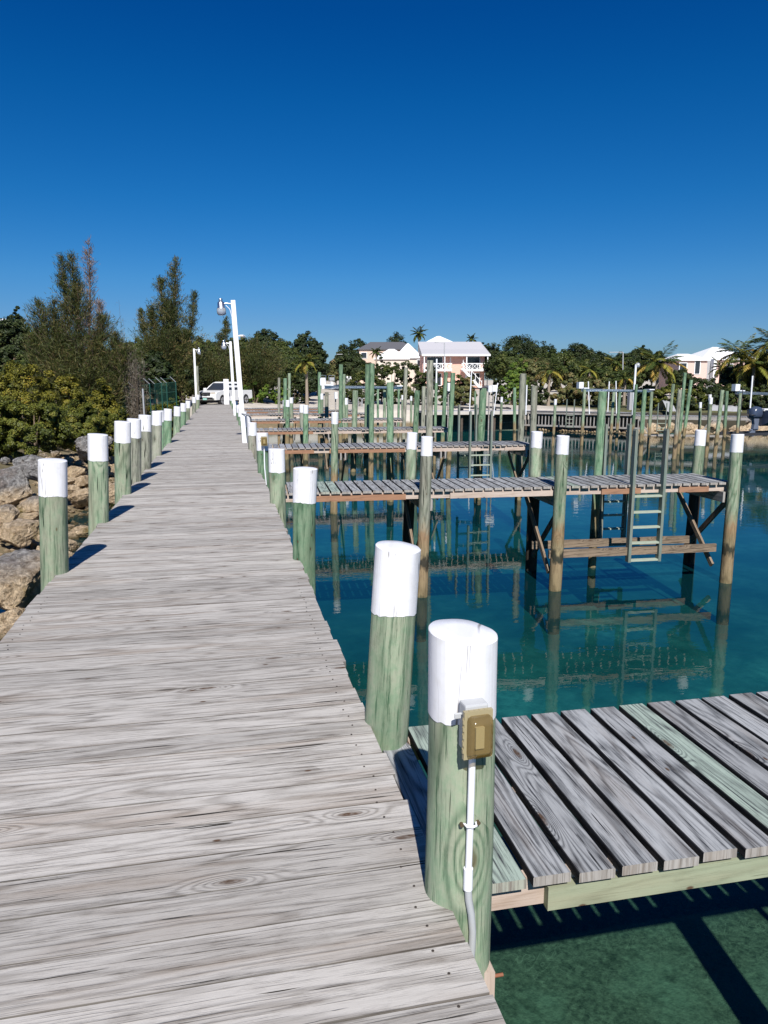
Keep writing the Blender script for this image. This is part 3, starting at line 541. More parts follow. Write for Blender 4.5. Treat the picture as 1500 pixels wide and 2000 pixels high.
TG = [  # tall bare ones
 (762, 747, 762, 870, 20.75, 'broad flat topped green piling behind the third pier, left of the grey knotty one', 'pilegreen', .1),
 (840, 704, 838, 870, 20.8, 'tallest thick knotty piling behind the third pier with blackened wood grain', 'pilegrey', .098),
 (944, 758, 938, 870, 20.6, 'thick dark green piling with a metal bracket on top beyond the third pier', 'pilegreen', .108),
 (1022, 730, 1016, 870, 20.2, 'tall pale grey piling at the outer end of the third pier, far side', 'pilegrey', .095),
 (1044, 754, 1038, 940, 18.5, 'grey-green piling at the near outer corner of the third pier', 'pilegrey', .085),
 (1177, 765, 1165, 960, 12.4, 'tall speckled green piling behind the second pier by its far ladder', 'pilegreen', .074),
 (727, 710, 725, 870, 26.3, 'tall bright green piling before the fourth pier, right one of a touching pair', 'pilegreen', .09),
 (718, 712, 716, 835, 28.0, 'tall green piling behind the fourth pier, left one of a touching pair', 'pilegreen', .09),
 (694, 763, 692, 835, 28.0, 'short green and tan piling behind the fourth pier', 'pile', .105),
 (793, 718, 789, 835, 28.2, 'slender pale piling with brown middle behind the fourth pier', 'pilegrey', .075),
 (815, 763, 811, 850, 26.2, 'green piling before the fourth pier with a square cut top', 'pilegreen', .1),
 (828, 755, 826, 840, 28., 'brown stained piling hidden behind the tallest knotty one', 'pilegrey', .08),
 (871, 727, 865, 850, 29., 'tall green piling in half shade near the end of the fourth pier', 'pilegreen', .08),
 (885, 728, 878, 870, 25.2, 'tall green piling leaning at the outer end of the fourth pier, orange foot', 'pilegreen', .085),
 (852, 748, 850, 835, 30., 'thin green piling topped by a white guide pole', 'pilegreen', .06),
 (666, 712, 665, 850, 33.5, 'tall dark green piling beside the lift at the fifth pier', 'pilegreen', .09),
 (672, 731, 671, 830, 36., 'green piling behind the tall dark one at the fifth pier', 'pile', .08),
 (624, 727, 624, 830, 40., 'tall green piling left of the lift motors', 'pilegreen', .09),
 (638, 766, 638, 830, 38., 'grey lift post carrying the left end of the white beam', 'pilegrey', .10),
 (751, 762, 751, 830, 37., 'rough pale lift post near the right end of the white beam', 'pile', .08),
 (738, 757, 738, 830, 38.5, 'thin green post between the lift posts', 'pilegreen', .06),
 (779, 760, 778, 835, 36., 'green post at the right end of the white lift beam', 'pilegreen', .06),
 (545, 738, 545, 825, 40.5, 'tall grey-green piling at the sixth pier, leftmost of three', 'pilegrey', .07),
 (557, 739, 557, 835, 35.0, 'tall bright green piling at the fifth pier, middle of three', 'pilegreen', .08),
 (565, 729, 565, 820, 41, 'tallest of three green pilings near the beach', 'pile', .08),
 (928, 764, 928, 850, 42, 'thin green post beside the thick bracketed piling', 'pilegreen', .05),
 (1005, 757, 1005, 850, 40, 'short dark piling half hidden by the pale grey one', 'pilegreen', .09),
 (1142, 761, 1134, 900, 37, 'leaning lift piling below the left end of the far lift beam', 'pile', .085),
 (1199, 764, 1191, 880, 37.5, 'piling below the middle of the far lift beam, dark waterline band', 'pile', .08),
 (1211, 764, 1204, 860, 39, 'piling with a crooked brown foot under the far lift beam', 'pilegreen', .085),
 (1243, 751, 1236, 840, 36, 'leaning dark green piling beside the white pole on the right jetty', 'pilegreen', .08),
 (1259, 761, 1250, 900, 31.2, 'green piling at the near left corner of the right jetty', 'pilegreen', .1),
 (1273, 765, 1269, 830, 35, 'greyish piling under the right end of the far lift beam', 'pile', .08),
 (1315, 750, 1309, 810, 34, 'leaning pale green piling rising behind the right jetty', 'pile', .08),
 (1328, 761, 1316, 900, 29.5, 'long rust coloured piling in the water before the right jetty', 'pilegrey', .095),
 (1338, 728, 1329, 830, 31.5, 'tallest leaning green piling of the right jetty', 'pilegreen', .075),
 (1350, 742, 1341, 810, 34, 'strongly leaning green piling right of the tallest one on the jetty', 'pilegreen', .085),
 (1411, 762, 1396, 890, 30, 'leaning green piling with rusty foot between the jetty and the tarp', 'pile', .085),
 (1420, 764, 1414, 860, 33, 'dark green piling with a small white box near the tarp', 'pilegreen', .08),
 (1446, 768, 1440, 850, 33, 'green lift post below the left end of the beam at the boat', 'pile', .085),
]
for a in TG: fp(*a[:5], a[5], a[6], 0, a[7])
for a in [(1085, 780, 1078, 900, 37, 'slim white capped piling alone in the far basin before the wooden bulkhead'), (980, 776, 977, 850, 41, 'slim white capped post behind the grey trailer platform'),
          (1368, 786, 1367, 815, 34, 'short white capped post on the right jetty deck'), (1387, 771, 1384, 830, 33, 'white capped green piling by the jetty end, farther one of two'),
          (1389, 777, 1378, 900, 30, 'white capped long piling by the jetty end, nearer one of two')]:
    fp(*a[:5], a[5], 'pile', .28, .075, GC)
# ------------------------------------------------------------------ ladders
def ladder(x, y, rz, zt, zb, w, rungs, label, s=1):
    t = empty('wooden_ladder', (x, y, 0), rz, label=label, cat='ladder', group='wooden ladders on the piers')
    for sx in (-w/2, w/2):
        r = MB().prism([(sx-.024, zb), (sx+.024, zb), (sx+.024, zt-.03), (sx+.012, zt), (sx-.012, zt), (sx-.024, zt-.03)], -.055, .055); o = r.build('rail', M['ladder'], t)
        o.data.uv_layers[0].data.foreach_set('uv', np.array([c for f in o.data.polygons for i in f.vertices for c in (o.data.vertices[i].co.z, o.data.vertices[i].co.y+o.data.vertices[i].co.x)], dtype=np.float32))
    for z in rungs: MB().board((-w/2+.025, 0, z), (w/2-.025, 0, z), .09, .03).build('rung', M['rung'], t)
    return t
def ladpos(px, py, Y): a = AY(px, py, Y); return a[0], Y
a0 = AY(1236, 950, 11.02)[0]; a1 = AY(1295, 950, 11.0)[0]
ladder((a0+a1)/2, 11.02, radians(-2.9), .83, -1.42, a1-a0, (-.28, -.55, -.81, -1.08, -1.38), 'wooden ladder on the near side of the second pier, rungs lit pale green')
b0 = AY(1178, 930, 12.42)[0]
ladder(b0+.24, 12.42, radians(-2.9), .83, -1.4, .47, (-.60, -.86, -1.12, -1.35), 'wooden ladder on the far side of the second pier, mostly in shade')
a0 = AY(917, 900, 18.95)[0]; a1 = AY(957, 900, 18.95)[0]
ladder((a0+a1)/2, 18.93, radians(-3), .82, -1.4, a1-a0, (-.35, -.62, -.90, -1.2), 'wooden ladder on the near side of the third pier')
b0 = AY(896, 900, 20.3)[0]; b1 = AY(929, 900, 20.3)[0]
ladder((b0+b1)/2, 20.35, radians(-3), .95, -1.4, b1-b0, (-.5, -.85, -1.2), 'thin dark ladder on the far side of the third pier')
# ------------------------------------------------------------------ lamp posts on the boardwalk
def lamppost(x, y, h, s, label, lean=0.):
    k_ = .84
    t = empty('lamp_post', (x, y, 0), 0, label=label, cat='lamp post', group='white lamp posts along the boardwalk')
    t.rotation_euler = (0, lean, 0)
    p = MB().box((0, 0, h/2-.3), (.115, .115, h+.6)).build('post', M['wpaint'], t); bevel(p, .008)
    MB().tube([(s*.05, -.01, h-.09), (s*.17, -.01, h-.07), (s*.27, -.01, h-.09)], .018, 8).build('arm', M['alu'], t)
    cx = s*.31
    hd = MB().lathe([(.05, .0), (.085, -.03), (.09, -.14), (.105, -.17)], (cx, -.01, h-.02), 18).build('lamp_housing', M['alu'], t)
    MB().lathe([(.045, 0), (.05, .05), (.04, .07)], (cx, -.01, h-.02), 14).build('photocell', M['alu'], hd)
    MB().lathe([(.11, 0), (.12, -.06), (.11, -.14), (.08, -.17), (.02, -.18)], (cx, -.01, h-.19), 18).build('lamp_globe', M['lampglass'], t)
    MB().tube([(s*.19, -.02, h-.12), (s*.10, -.06, h-.22), (s*.063, -.06, h-.4), (s*.063, -.06, 1.2)], .008, 6).build('wire', M['whitepvc'], t)
    return t
lamppost(.56, 19.9, 3.65, -1, 'tallest white square lamp post with a metal and glass lamp, leaning over the boardwalk', radians(-2.8))
lamppost(.60, 36.2, 3.45, -1, 'white lamp post farther along the right edge of the boardwalk, lamp pointing left', radians(-1.5))
lamppost(-1.62, 50.5, 3.7, 1, 'white lamp post at the far left end of the boardwalk, lamp pointing right', 0)
wc = MB(); wc.tube([(.50, 19.83, .78), (.62, 19.80, .74), (.70, 20.0, .70), (.76, 20.5, .62), (.78, 20.9, .45)], .018, 8); wc.tube([(.63, 19.82, .76), (.64, 19.84, .3), (.64, 19.9, -.3)], .012, 8)
wc.build('cable', M['cable'], label='grey cable looped around the foot of the tallest lamp post', cat='cable')
x0, y0 = U(443, 790, 0); p = MB().box((x0, y0, .88), (.36, .3, 1.76)).build('square_pillar', M['wpaint'], label='plain white square pillar at the end of the boardwalk in front of the pickup', cat='pillar'); bevel(p, .02)
a = AD(384.5, 715, 53); piling(a, (a[0], a[1], 0), 'pilegrey', .1, 0, 'tall bare grey-green piling behind the lamp post at the far left end of the boardwalk', None, zbot=-1.5)
# ------------------------------------------------------------------ boat lifts, poles, boxes
def xyz(px, py, Y): a = AY(px, py, Y); return Vector((a[0], Y, a[1]))
def lift(pa, pb, Y, label, Y2=None, hgt=.16):
    a = xyz(*pa, Y); b = xyz(*pb, Y2 or Y); t = empty('boat_lift', a, 0, label=label, cat='boat lift', group='boat lift beams on pilings')
    d = b-a
    m = MB(); m.board((0, 0, 0), d, .22, .03); m.board((0, 0, -hgt+.03), d, .22, .03); m.board((0, 0, -.03), d, .03, hgt-.06); m.build('beam', M['alu'], t)
    for f in (.04, .96 if d.length < 8 else .5): MB().box(d*f+Vector((0, 0, .03)), (.3, .5, .05)).build('top_bracket', M['whitepvc'], t)
    MB().box((-.1, 0, .18), (.26, .3, .34)).build('motor_housing', M['whitepvc'], t)
    MB().tube([d*.02+Vector((0, .2, -.1)), d*.98+Vector((0, .2, -.1))], .04, 8).build('drive_pipe', M['alu'], t)
    return t
lift((634, 753), (785, 755), 36.5, 'white boat lift beam with motor housings near the fifth pier')
lift((1136, 759), (1274, 762), 37.3, 'pale boat lift beam on pilings in the far basin at right', 36)
lift((1440, 764), (1530, 768), 33.2, 'pale lift beam above the outboard boat at the right edge')
def thing1(m, name, mat, label, cat, group=None): return m.build(name, M[mat], label=label, cat=cat, group=group)
p = xyz(648, 740, 37.5)
for px, lab in ((631, 'small framed control box on a white stand left of the lift'), (648, 'small framed control box on a white stand above the lift beam')):
    p = xyz(px, 752, 37.6); t = empty('control_box', p, label=lab, cat='control box', group='lift control boxes')
    MB().box((0, 0, -.02), (.14, .14, .36)).build('stand', M['whitepvc'], t); MB().box((0, 0, .30), (.24, .12, .16)).build('panel', M['shutter'], t)
    f = MB(); 
    for sx in (-.15, .15): f.box((sx, 0, .3), (.015, .015, .34))
    f.box((0, 0, .475), (.32, .015, .015)); f.build('frame', M['alu'], t)
for (px, py, sx, sz, Y, lab) in [(877, 764, .16, .34, 30, 'small white meter box on a green piling end, fourth pier'), (957, 766, .2, .3, 33, 'white electric box left of two beside the bracketed piling'), (965, 765, .26, .3, 33, 'white square electric panel right of two beside the bracketed piling'),
                                 (656, 779, .12, .3, 33, 'white breaker box hanging beside the tall dark green piling')]:
    p = xyz(px, py, Y); t = empty('electric_box', p, label=lab, cat='electric box', group='small white electric boxes')
    bb = MB().box((0, 0, sz/2), (sx, .14, sz)).build('housing', M['whitepvc'], t); MB().box((0, -.075, sz/2), (sx*.8, .012, sz*.8)).build('lid', M['trim'], t)
    MB().box((0, .1, -1.4), (.05, .05, 3.2)).build('post', M['greybeam'], t)
mb = MB(); a = xyz(925, 757, 20.6); b = xyz(952, 757, 20.6); mb.board(a, b, .16, .04); thing1(mb, 'metal_bracket', 'blackmetal', 'dark metal bracket lying on top of the thick green piling', 'bracket')
for i, (x1, y1, x2, y2, Y, lab, r) in enumerate([(853, 701, 852, 752, 30, 'white guide pole on a thin green piling beside the tallest knotty one', .035), (921, 724, 917, 792, 42, 'thin white guide pole in front of the pink house stairs', .035), (972, 748, 964, 800, 42, 'leaning white pole beside the electric panel', .03),
     (1149, 745, 1151, 797, 41, 'thin white pole left of the far lift beam', .035), (1190, 745, 1187, 792, 41, 'thin white pole behind the middle of the far lift beam', .035), (1203, 744, 1204, 796, 41, 'thin white pole right of the middle of the far lift beam', .035), (1470, 734, 1465, 785, 33, 'white guide pole above the outboard boat', .04), (1029, 752, 1027, 798, 42, 'pale slim pole between the two grey pilings', .04)]):
    thing1(MB().tube([xyz(x1, y1, Y), xyz(x2, y2+12, Y)], r, 8), 'guide_pole', 'whitepvc', lab, 'pole', 'thin white guide poles')
t = empty('lamp_pole', xyz(1236, 800, 39.6), label='white lamp pole with a small round head rising from the right jetty', cat='lamp pole')
dz = xyz(1242, 712, 39.6)-xyz(1236, 800, 39.6); MB().tube([(0, 0, -.3), dz], .06, 10).build('pole', M['whitepvc'], t); MB().lathe([(.05, .12), (.12, .08), (.14, -.06), (.09, -.14)], dz+Vector((.12, 0, -.02)), 12).build('lamp_head', M['lampglass'], t)
p = xyz(1232, 799, 48); o = thing1(MB().box(p+Vector((0, 0, .6)), (.46, .36, 1.4)), 'utility_cabinet', 'shutter', 'tall pale grey utility cabinet behind the white lamp pole', 'cabinet'); bevel(o, .02)
# ------------------------------------------------------------------ far right jetty, bulkhead, trailer platform
def jetty(a, b, wd, label, name='jetty', posts=True):
    a = Vector((*a, 0)); b = Vector((*b, 0)); d = b-a; L = d.length; rz = atan2(d.y, d.x); t = empty(name, a, rz, label=label, cat='jetty')
    m = MB(); x = 0
    while x < L: m.board((x+.07, 0, -.06), (x+.07, wd, -.06), .14, .04); x += .165
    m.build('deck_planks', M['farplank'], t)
    for yy in (0.03, wd): MB().board((0, yy, -.1), (L, yy, -.1), .05, .16).build('joist', M['greybeam'], t)
    return t, L
t, L = jetty((23.8, 39.8), (31.2, 36.2), 1.5, 'wooden jetty with ladder and diagonal braces at the right of the far basin')
t.location.z = -.34
MB().board((.4, -.02, -1.12), (L-3.2, -.02, -1.12), .05, .12).build('tie_beam', M['greybeam'], t)
for bx, s in ((.3, 1), (4.3, -1)): MB().board((bx, -.05, -.2), (bx+s*.6, -.05, -1.1), .08, .04, up=(0, 1, 0)).build('brace', M['greybeam'], t)
aa = xyz(1284, 787, 38.3); ab = xyz(1301, 843, 38.3)
ladder((aa.x+ab.x)/2, 38.3, radians(-25), aa.z, ab.z, .46, (-.5, -.76, -1.02, ab.z+.08), 'grey ladder hanging on the front of the right jetty')
bk = empty('bulkhead_walkway', (0, 0, 0), label='long dark wooden bulkhead walkway with vertical slats along the far shore', cat='bulkhead')
bk.location.z = -.36; pA = Vector((21.6, 49.9, 0)); pB = Vector((27.6, 44.4, 0)); dd = (pB-pA); LL = dd.length; dn = dd/LL; nn = Vector((dn.y, -dn.x, 0))
m = MB(); x = 0
while x < LL: c = pA+dn*x; m.board(c+nn*1.3+Vector((0, 0, -.08)), c-nn*.2+Vector((0, 0, -.08)), .14, .04); x += .165
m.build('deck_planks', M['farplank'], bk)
MB().board(pA+nn*1.25+Vector((0, 0, -.125)), pB+nn*1.25+Vector((0, 0, -.125)), .05, .14).build('joist', M['greybeam'], bk)
MB().board(pA+nn*1.25+Vector((0, 0, -1.0)), pB+nn*1.25+Vector((0, 0, -1.0)), .06, .12).build('lower_rail', M['greybeam'], bk)
m = MB(); x = .1
while x < LL: c = pA+dn*x+nn*1.15; m.board(c+Vector((0, 0, -.27)), c+Vector((0, 0, -1.15)), .07, .03, up=nn); x += .24
m.build('slats', M['greybeam'], bk)
m = MB(); m.board(pA+nn*.1+Vector((0, 0, -.13)), pB+nn*.1+Vector((0, 0, -.13)), .06, 1.6); m.build('back_wall', M['darkbeam'], bk)
c = xyz(1115, 780, 45.6); ce = xyz(1115, 835, 45.6); ladder(c.x, 45.6, atan2(dn.y, dn.x), c.z, ce.z, .5, (-.6, -.86, -1.12, -1.38), 'thin ladder on the far bulkhead walkway')
# grey platform with trailer
pf = empty('mooring_platform', (0, 0, 0), label='pale flat platform along the far shore below the pink house', cat='platform')
pf.location.z = -.40; q0 = Vector((13.6, 50.3, 0)); q1 = Vector((21.5, 49.9, 0)); MB().board(q0+Vector((0, 0, -.02)), q1+Vector((0, 0, -.02)), 1.6, .14).build('slab', M['roofgrey'], pf)
MB().board(q0+Vector((0, -.9, -.05)), q1+Vector((0, -.9, -.05)), .1, .22).build('edge_beam', M['concrete'], pf)
for f in (.05, .35, .65, .95):
    c = q0.lerp(q1, f); MB().tube([(c.x, c.y-.6, -.2), (c.x, c.y-.6, -2.4)], .1, 8).build('support_post', M['darkbeam'], pf)
MB().board(q0+Vector((0, .85, -.1)), q1+Vector((0, .85, -.1)), .1, 1.6).build('back_wall', M['darkbeam'], pf)
for (px, lab) in ((908, 'black boat trailer frame lying on the pale platform, left one'), (972, 'black boat trailer frame lying on the pale platform, right one')):
    p = xyz(px, 797, 49.9); t = empty('trailer_frame', p, radians(-8), label=lab, cat='trailer frame', group='black trailer frames'); t.scale = (1.2, 1.2, 1.2)
    for yy in (-.25, .25): MB().board((-.8, yy, .12), (.75, yy, .02), .08, .10).build('side_rail', M['blackmetal'], t)
    for xx in (-.6, .1, .6): MB().box((xx, 0, .02), (.07, .6, .07)).build('cross_bar', M['blackmetal'], t)
    MB().box((-.2, 0, -.07), (.16, .4, .12)).build('bunk', M['black'], t)
# ------------------------------------------------------------------ outboard boat at right edge
bp = xyz(1475, 815, 33.0)
ob = empty('motor_boat', bp, radians(5), label='moored boat with a big navy outboard engine, cut off by the right edge', cat='boat')
cw = [(-.32, -.02), (-.34, .12), (-.31, .34), (-.20, .50), (.0, .56), (.20, .52), (.32, .38), (.35, .14), (.30, -.04)]
m = MB(); rings = []
for k, (yy, sc) in enumerate([(-.24, .55), (-.20, .82), (-.1, .97), (0, 1.), (.1, .97), (.20, .82), (.24, .55)]): rings.append([(x*sc, yy, .22+(z-.22)*sc) for x, z in cw])
n = len(cw); m.add([v for r in rings for v in r], [[i*n+k, i*n+(k+1) % n, (i+1)*n+(k+1) % n, (i+1)*n+k] for i in range(6) for k in range(n)]+[list(range(n))[::-1], [6*n+k for k in range(n)]], None, True)
eng = m.build('engine_cowl', M['cowl'], ob)
MB().box((0, 0, .13), (.66, .47, .02)).build('cowl_stripe', M['chrome'], eng)
m = MB().prism([(-.18, 0), (.20, 0), (.16, -.35), (.18, -.62), (-.14, -.62), (-.1, -.35)], -.12, .12); bevel(m.build('engine_leg', M['cowl2'], ob), .04)
m = MB().prism([(-.30, -.60), (.24, -.60), (.22, -.66), (.05, -.68), (.05, -.84), (-.02, -.98), (-.14, -.98), (-.16, -.84), (-.30, -.82), (-.32, -.74), (-.16, -.68), (-.30, -.66)], -.05, .05); bevel(m.build('lower_unit', M['cowl2'], ob), .02)
m = MB()
for k in range(3): a = 2*pi*k/3; m.add([(-.33, 0, -.77), (-.34, .15*cos(a)-.05*sin(a), -.77+.15*sin(a)+.05*cos(a)), (-.30, .17*cos(a+.5), -.77+.17*sin(a+.5)), (-.32, .02*cos(a+.9), -.77+.02*sin(a+.9))], [[0, 1, 2, 3]])
m.build('propeller', M['chrome'], ob)
m = MB(); sec = [(0, .0, .32), (.0, -.55, -.25), (.0, -.75, .30)]
hullx = [(.35, .95, -.45), (1.5, 1.0, -.48), (3.2, .9, -.4), (4.6, .5, -.1), (5.4, .06, .25)]
vs = []
for x, hw, zb in hullx: vs += [(x, -hw, .35), (x, -hw*.93, -.05), (x, 0, zb), (x, hw*.93, -.05), (x, hw, .35)]
m.add(vs, [[i*5+k, i*5+k+1, (i+1)*5+k+1, (i+1)*5+k] for i in range(4) for k in range(4)]+[[0, 1, 2, 3, 4]]+[[i*5, (i+1)*5, (i+1)*5+4, i*5+4] for i in range(4)], None, False)
bevel(m.build('hull', M['cowl'], ob), .02)
MB().box((2.1, 0, .62), (.8, .7, .55)).build('console', M['hull'], ob)
MB().box((.55, 0, .38), (.5, .5, .12)).build('swim_platform', M['hull'], ob)
cr = empty('lift_cradle', (bp.x, bp.y, bp.z-.75), radians(5), label='black lift cradle beams under the outboard boat at the right edge', cat='lift cradle')
MB().board((-1.6, -.5, 0), (5, -.5, 0), .12, .14).build('beam', M['blackmetal'], cr); MB().board((-1.6, .7, 0), (5, .7, 0), .12, .14).build('beam', M['blackmetal'], cr)
for xx in (-1.4, .6, 3): MB().tube([(xx, -.5, 0), (xx, -.5, 2.3)], .02, 6).build('cable', M['blackmetal'], cr)
for (a, b, lab) in (((1395, 790), (1455, 812), 'grey tarpaulin sheet draped behind the right jetty'), ((1303, 782), (1321, 800), 'small grey tarp covered dinghy propped up behind the right jetty')):
    p = xyz(a[0], b[1]+4, 44.8); q = xyz(b[0], a[1], 44.8); m = MB(); n = 10; wv = q.x-p.x; hh = q.z-p.z; vs = []
    for i in range(n+1):
        for j in range(4): u = i/n; v = j/3; vs.append((p.x+wv*u+.1*v, p.y+.9*v+.1*sin(i*1.7+j), p.z+hh*(1-(1-v)**2)*(1-.15*u)+.04*sin(i*2.3+j)))
    for i in range(n+1): vs.append((p.x+wv*(i/n), p.y+1.6, p.z))
    fs = [[i*4+j, (i+1)*4+j, (i+1)*4+j+1, i*4+j+1] for i in range(n) for j in range(3)]+[[i*4+3, (i+1)*4+3, (n+1)*4+i+1, (n+1)*4+i] for i in range(n)]
    m.add(vs, fs, None, True); m.build('tarpaulin', M['tarp'], label=lab, cat='tarpaulin')
# ------------------------------------------------------------------ rocks
def rockmesh(seed, lv=5):
    import bmesh
    bm = bmesh.new(); bmesh.ops.create_icosphere(bm, subdivisions=lv, radius=.5); o = Vector((seed*7.3, seed*1.9, seed*3.1))
    flat = random.uniform(.55, .85); pl = [(Vector((random.gauss(0, 1), random.gauss(0, 1), random.gauss(0, .8))).normalized(), random.uniform(.27, .43)) for _ in range(14)]
    for v in bm.verts:
        p = v.co*2.; n = noise.noise(p*.9+o)*.25; q = v.co*(1+n)
        for a, h in pl:
            e = q.dot(a)-h
            if e > 0: q = q-a*e*.92
        r = (.5-abs(noise.noise(q*5+o)))*.07+noise.noise(q*11+o)*.05+noise.noise(q*24+o)*.03+(noise.noise(Vector((q.x*2, q.y*2, q.z*16))+o))*.03
        v.co = q*(1+r*1.3); v.co.z *= flat
    me = bpy.data.meshes.new('rock'); bm.to_mesh(me); bm.free(); me.materials.append(M['rock'])
    me.polygons.foreach_set('use_smooth', [False]*len(me.polygons)); return me
RM = [rockmesh(i+1) for i in range(9)]; RS = [rockmesh(i+20, 3) for i in range(6)]
def rock(x, y, s, label='rugged limestone boulder heaped on the shore left of the boardwalk', z=None, sx=1., sz=1., grp='limestone boulders on the left shore', rz=None, me=None):
    o = bpy.data.objects.new('boulder', me or random.choice(RM)); C.objects.link(o); z = hz(x, y) if z is None else z
    o.location = (x, y, z); o.rotation_euler = (random.uniform(-.35, .35), random.uniform(-.35, .35), random.uniform(0, 6.28) if rz is None else rz); o.scale = (s*sx, s, s*sz); return tag(o, label, 'boulder', grp)
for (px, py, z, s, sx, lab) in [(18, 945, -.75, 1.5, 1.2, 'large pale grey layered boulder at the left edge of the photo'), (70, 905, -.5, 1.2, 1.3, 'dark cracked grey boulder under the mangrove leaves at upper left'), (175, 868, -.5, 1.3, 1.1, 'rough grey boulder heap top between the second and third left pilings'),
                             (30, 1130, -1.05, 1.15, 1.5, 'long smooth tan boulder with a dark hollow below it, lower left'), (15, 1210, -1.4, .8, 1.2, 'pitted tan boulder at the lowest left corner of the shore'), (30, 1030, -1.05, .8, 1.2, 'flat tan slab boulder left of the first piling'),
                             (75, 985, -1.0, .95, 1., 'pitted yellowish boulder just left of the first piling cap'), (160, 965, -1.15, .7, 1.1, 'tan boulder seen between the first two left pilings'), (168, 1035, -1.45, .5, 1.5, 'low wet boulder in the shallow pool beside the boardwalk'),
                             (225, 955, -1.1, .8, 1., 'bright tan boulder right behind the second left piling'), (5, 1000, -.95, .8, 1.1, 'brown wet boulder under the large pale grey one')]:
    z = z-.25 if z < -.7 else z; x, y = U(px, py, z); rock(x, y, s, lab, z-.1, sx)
for i in range(150):
    y = random.uniform(3.2, 36); x = -2.35-abs(random.gauss(0, 1))*2.6; s = random.uniform(.28, .72)*(1 if x < -3 else .75)
    if x < -9: continue
    rock(x, y, s, z=hz(x, y)+random.uniform(.0, .16)*s+(.12 if x < -4 else 0))
for i in range(30):
    y = random.uniform(35, 51); x = -2.4-abs(random.gauss(0, 1))*1.3; rock(x, y, random.uniform(.3, .7), me=random.choice(RS))
for i in range(88):
    x = random.uniform(22.3, 36.5); y = (49.4-(x-22)*.98 if x < 27.5 else 44.2-(x-27.5)*.24)-random.uniform(.1, 1.7)
    rock(x, y+1.3, random.uniform(.6, 1.4), 'tan limestone rock piled along the far right shore', hz(x, y+1.3)+.05, grp='limestone rocks on the far shore', me=random.choice(RS))
for i in range(18):
    x = random.uniform(1.5, 11); y = 54.2+(x-2.5)*.5 if x < 6.5 else max(56-(x-6.5)*1.5, 51.5); rock(x, y-.6, random.uniform(.25, .6), 'small rock at the foot of the far beach behind the piers', hz(x, y-.6)+.1, grp='rocks at the foot of the beach', me=random.choice(RS))
rb = MB(); ico = [(0, 0, 1), (.9, 0, .3), (.2, .85, .25), (-.7, .5, .35), (-.75, -.5, .25), (.3, -.9, .3), (.6, .5, -.5), (-.5, .6, -.6), (-.6, -.6, -.5), (.5, -.6, -.5)]
icf = [[0, 1, 2], [0, 2, 3], [0, 3, 4], [0, 4, 5], [0, 5, 1], [1, 6, 2], [2, 7, 3], [3, 8, 4], [4, 8, 5], [5, 9, 1], [1, 9, 6], [2, 6, 7], [3, 7, 8], [5, 8, 9], [6, 9, 8, 7]]
for i in range(4200):
    y = random.uniform(3, 34); x = -2.0-abs(random.gauss(0, 1))*2.4; sz = random.uniform(.02, .10); z = hz(x, y)+sz*.3; rz = random.uniform(0, 6.28); c_, s_ = cos(rz), sin(rz)
    rb.add([(x+sz*(a*c_-b*s_)*random.uniform(.8, 1.3), y+sz*(a*s_+b*c_), z+sz*c*random.uniform(.5, .9)) for a, b, c in ico], icf)
rb.build('shore_rubble', M['rock'], kind='stuff', label='small broken stones between the boulders of the left shore', cat='rubble')
# ------------------------------------------------------------------ foliage
def quads(name, P, A, B, tone, mat, parent=None, **k):
    """diamond leaves: centres P, half axes A and B (n,3), tone per leaf"""
    n = len(P); v = np.empty((n, 4, 3), np.float32); v[:, 0] = P-A; v[:, 1] = P+B*1.; v[:, 2] = P+A; v[:, 3] = P-B
    me = bpy.data.meshes.new(name); me.vertices.add(n*4); me.vertices.foreach_set('co', v.ravel()); me.loops.add(n*4); me.loops.foreach_set('vertex_index', np.arange(n*4, dtype=np.int32))
    me.polygons.add(n); me.polygons.foreach_set('loop_start', np.arange(0, n*4, 4, dtype=np.int32)); me.update(calc_edges=True)
    at = me.attributes.new('tone', 'FLOAT', 'FACE'); at.data.foreach_set('value', np.clip(tone, 0, 1).astype(np.float32)); me.materials.append(mat); me.validate()
    o = bpy.data.objects.new(name, me); C.objects.link(o); o.parent = parent; return tag(o, **k)
def nrm(v): return v/np.maximum(np.linalg.norm(v, axis=1, keepdims=True), 1e-6)
def leafset(P, Nn, size, asp=.5, jit=.35):
    n = len(P); R = rng.normal(size=(n, 3)); Nn = nrm(Nn); A = nrm(np.cross(Nn, R)); B = np.cross(Nn, A); s = size*rng.uniform(1-jit, 1+jit, (n, 1))*.5
    return A*s, B*s*asp
def crown(ctr, rad, ncl, nleaf, size, up=.5, low=-.55, cr=.30):
    d = nrm(rng.normal(size=(ncl*3, 3))); d = d[d[:, 2] > low][:ncl]; k = len(d)
    f = rng.uniform(.45, 1.0, (k, 1))**.6; cc = d*f*rad*rng.uniform(.85, 1.1, (k, 1)); rc = cr*rng.uniform(.6, 1.35, k)*min(rad)
    idx = rng.integers(0, k, nleaf); g = nrm(rng.normal(size=(nleaf, 3)))*(rng.uniform(.35, 1., (nleaf, 1))**.5); g[:, 2] *= .75
    P = cc[idx]+g*rc[idx][:, None]; Nn = g+nrm(P/np.array(rad))*.6+np.array([0, 0, up])+rng.normal(size=(nleaf, 3))*.55
    tone = rng.uniform(.15, .75, k)[idx]+rng.normal(size=nleaf)*.16
    return P+np.array(ctr), Nn, tone
def crownobj(mat, parent, ctr, rad, ncl, nleaf, size, asp=.5, **k):
    P, Nn, t = crown(ctr, rad, ncl, nleaf, size, **k); A, B = leafset(P, Nn, size, asp); return quads('crown', P, A, B, t, M[mat], parent)
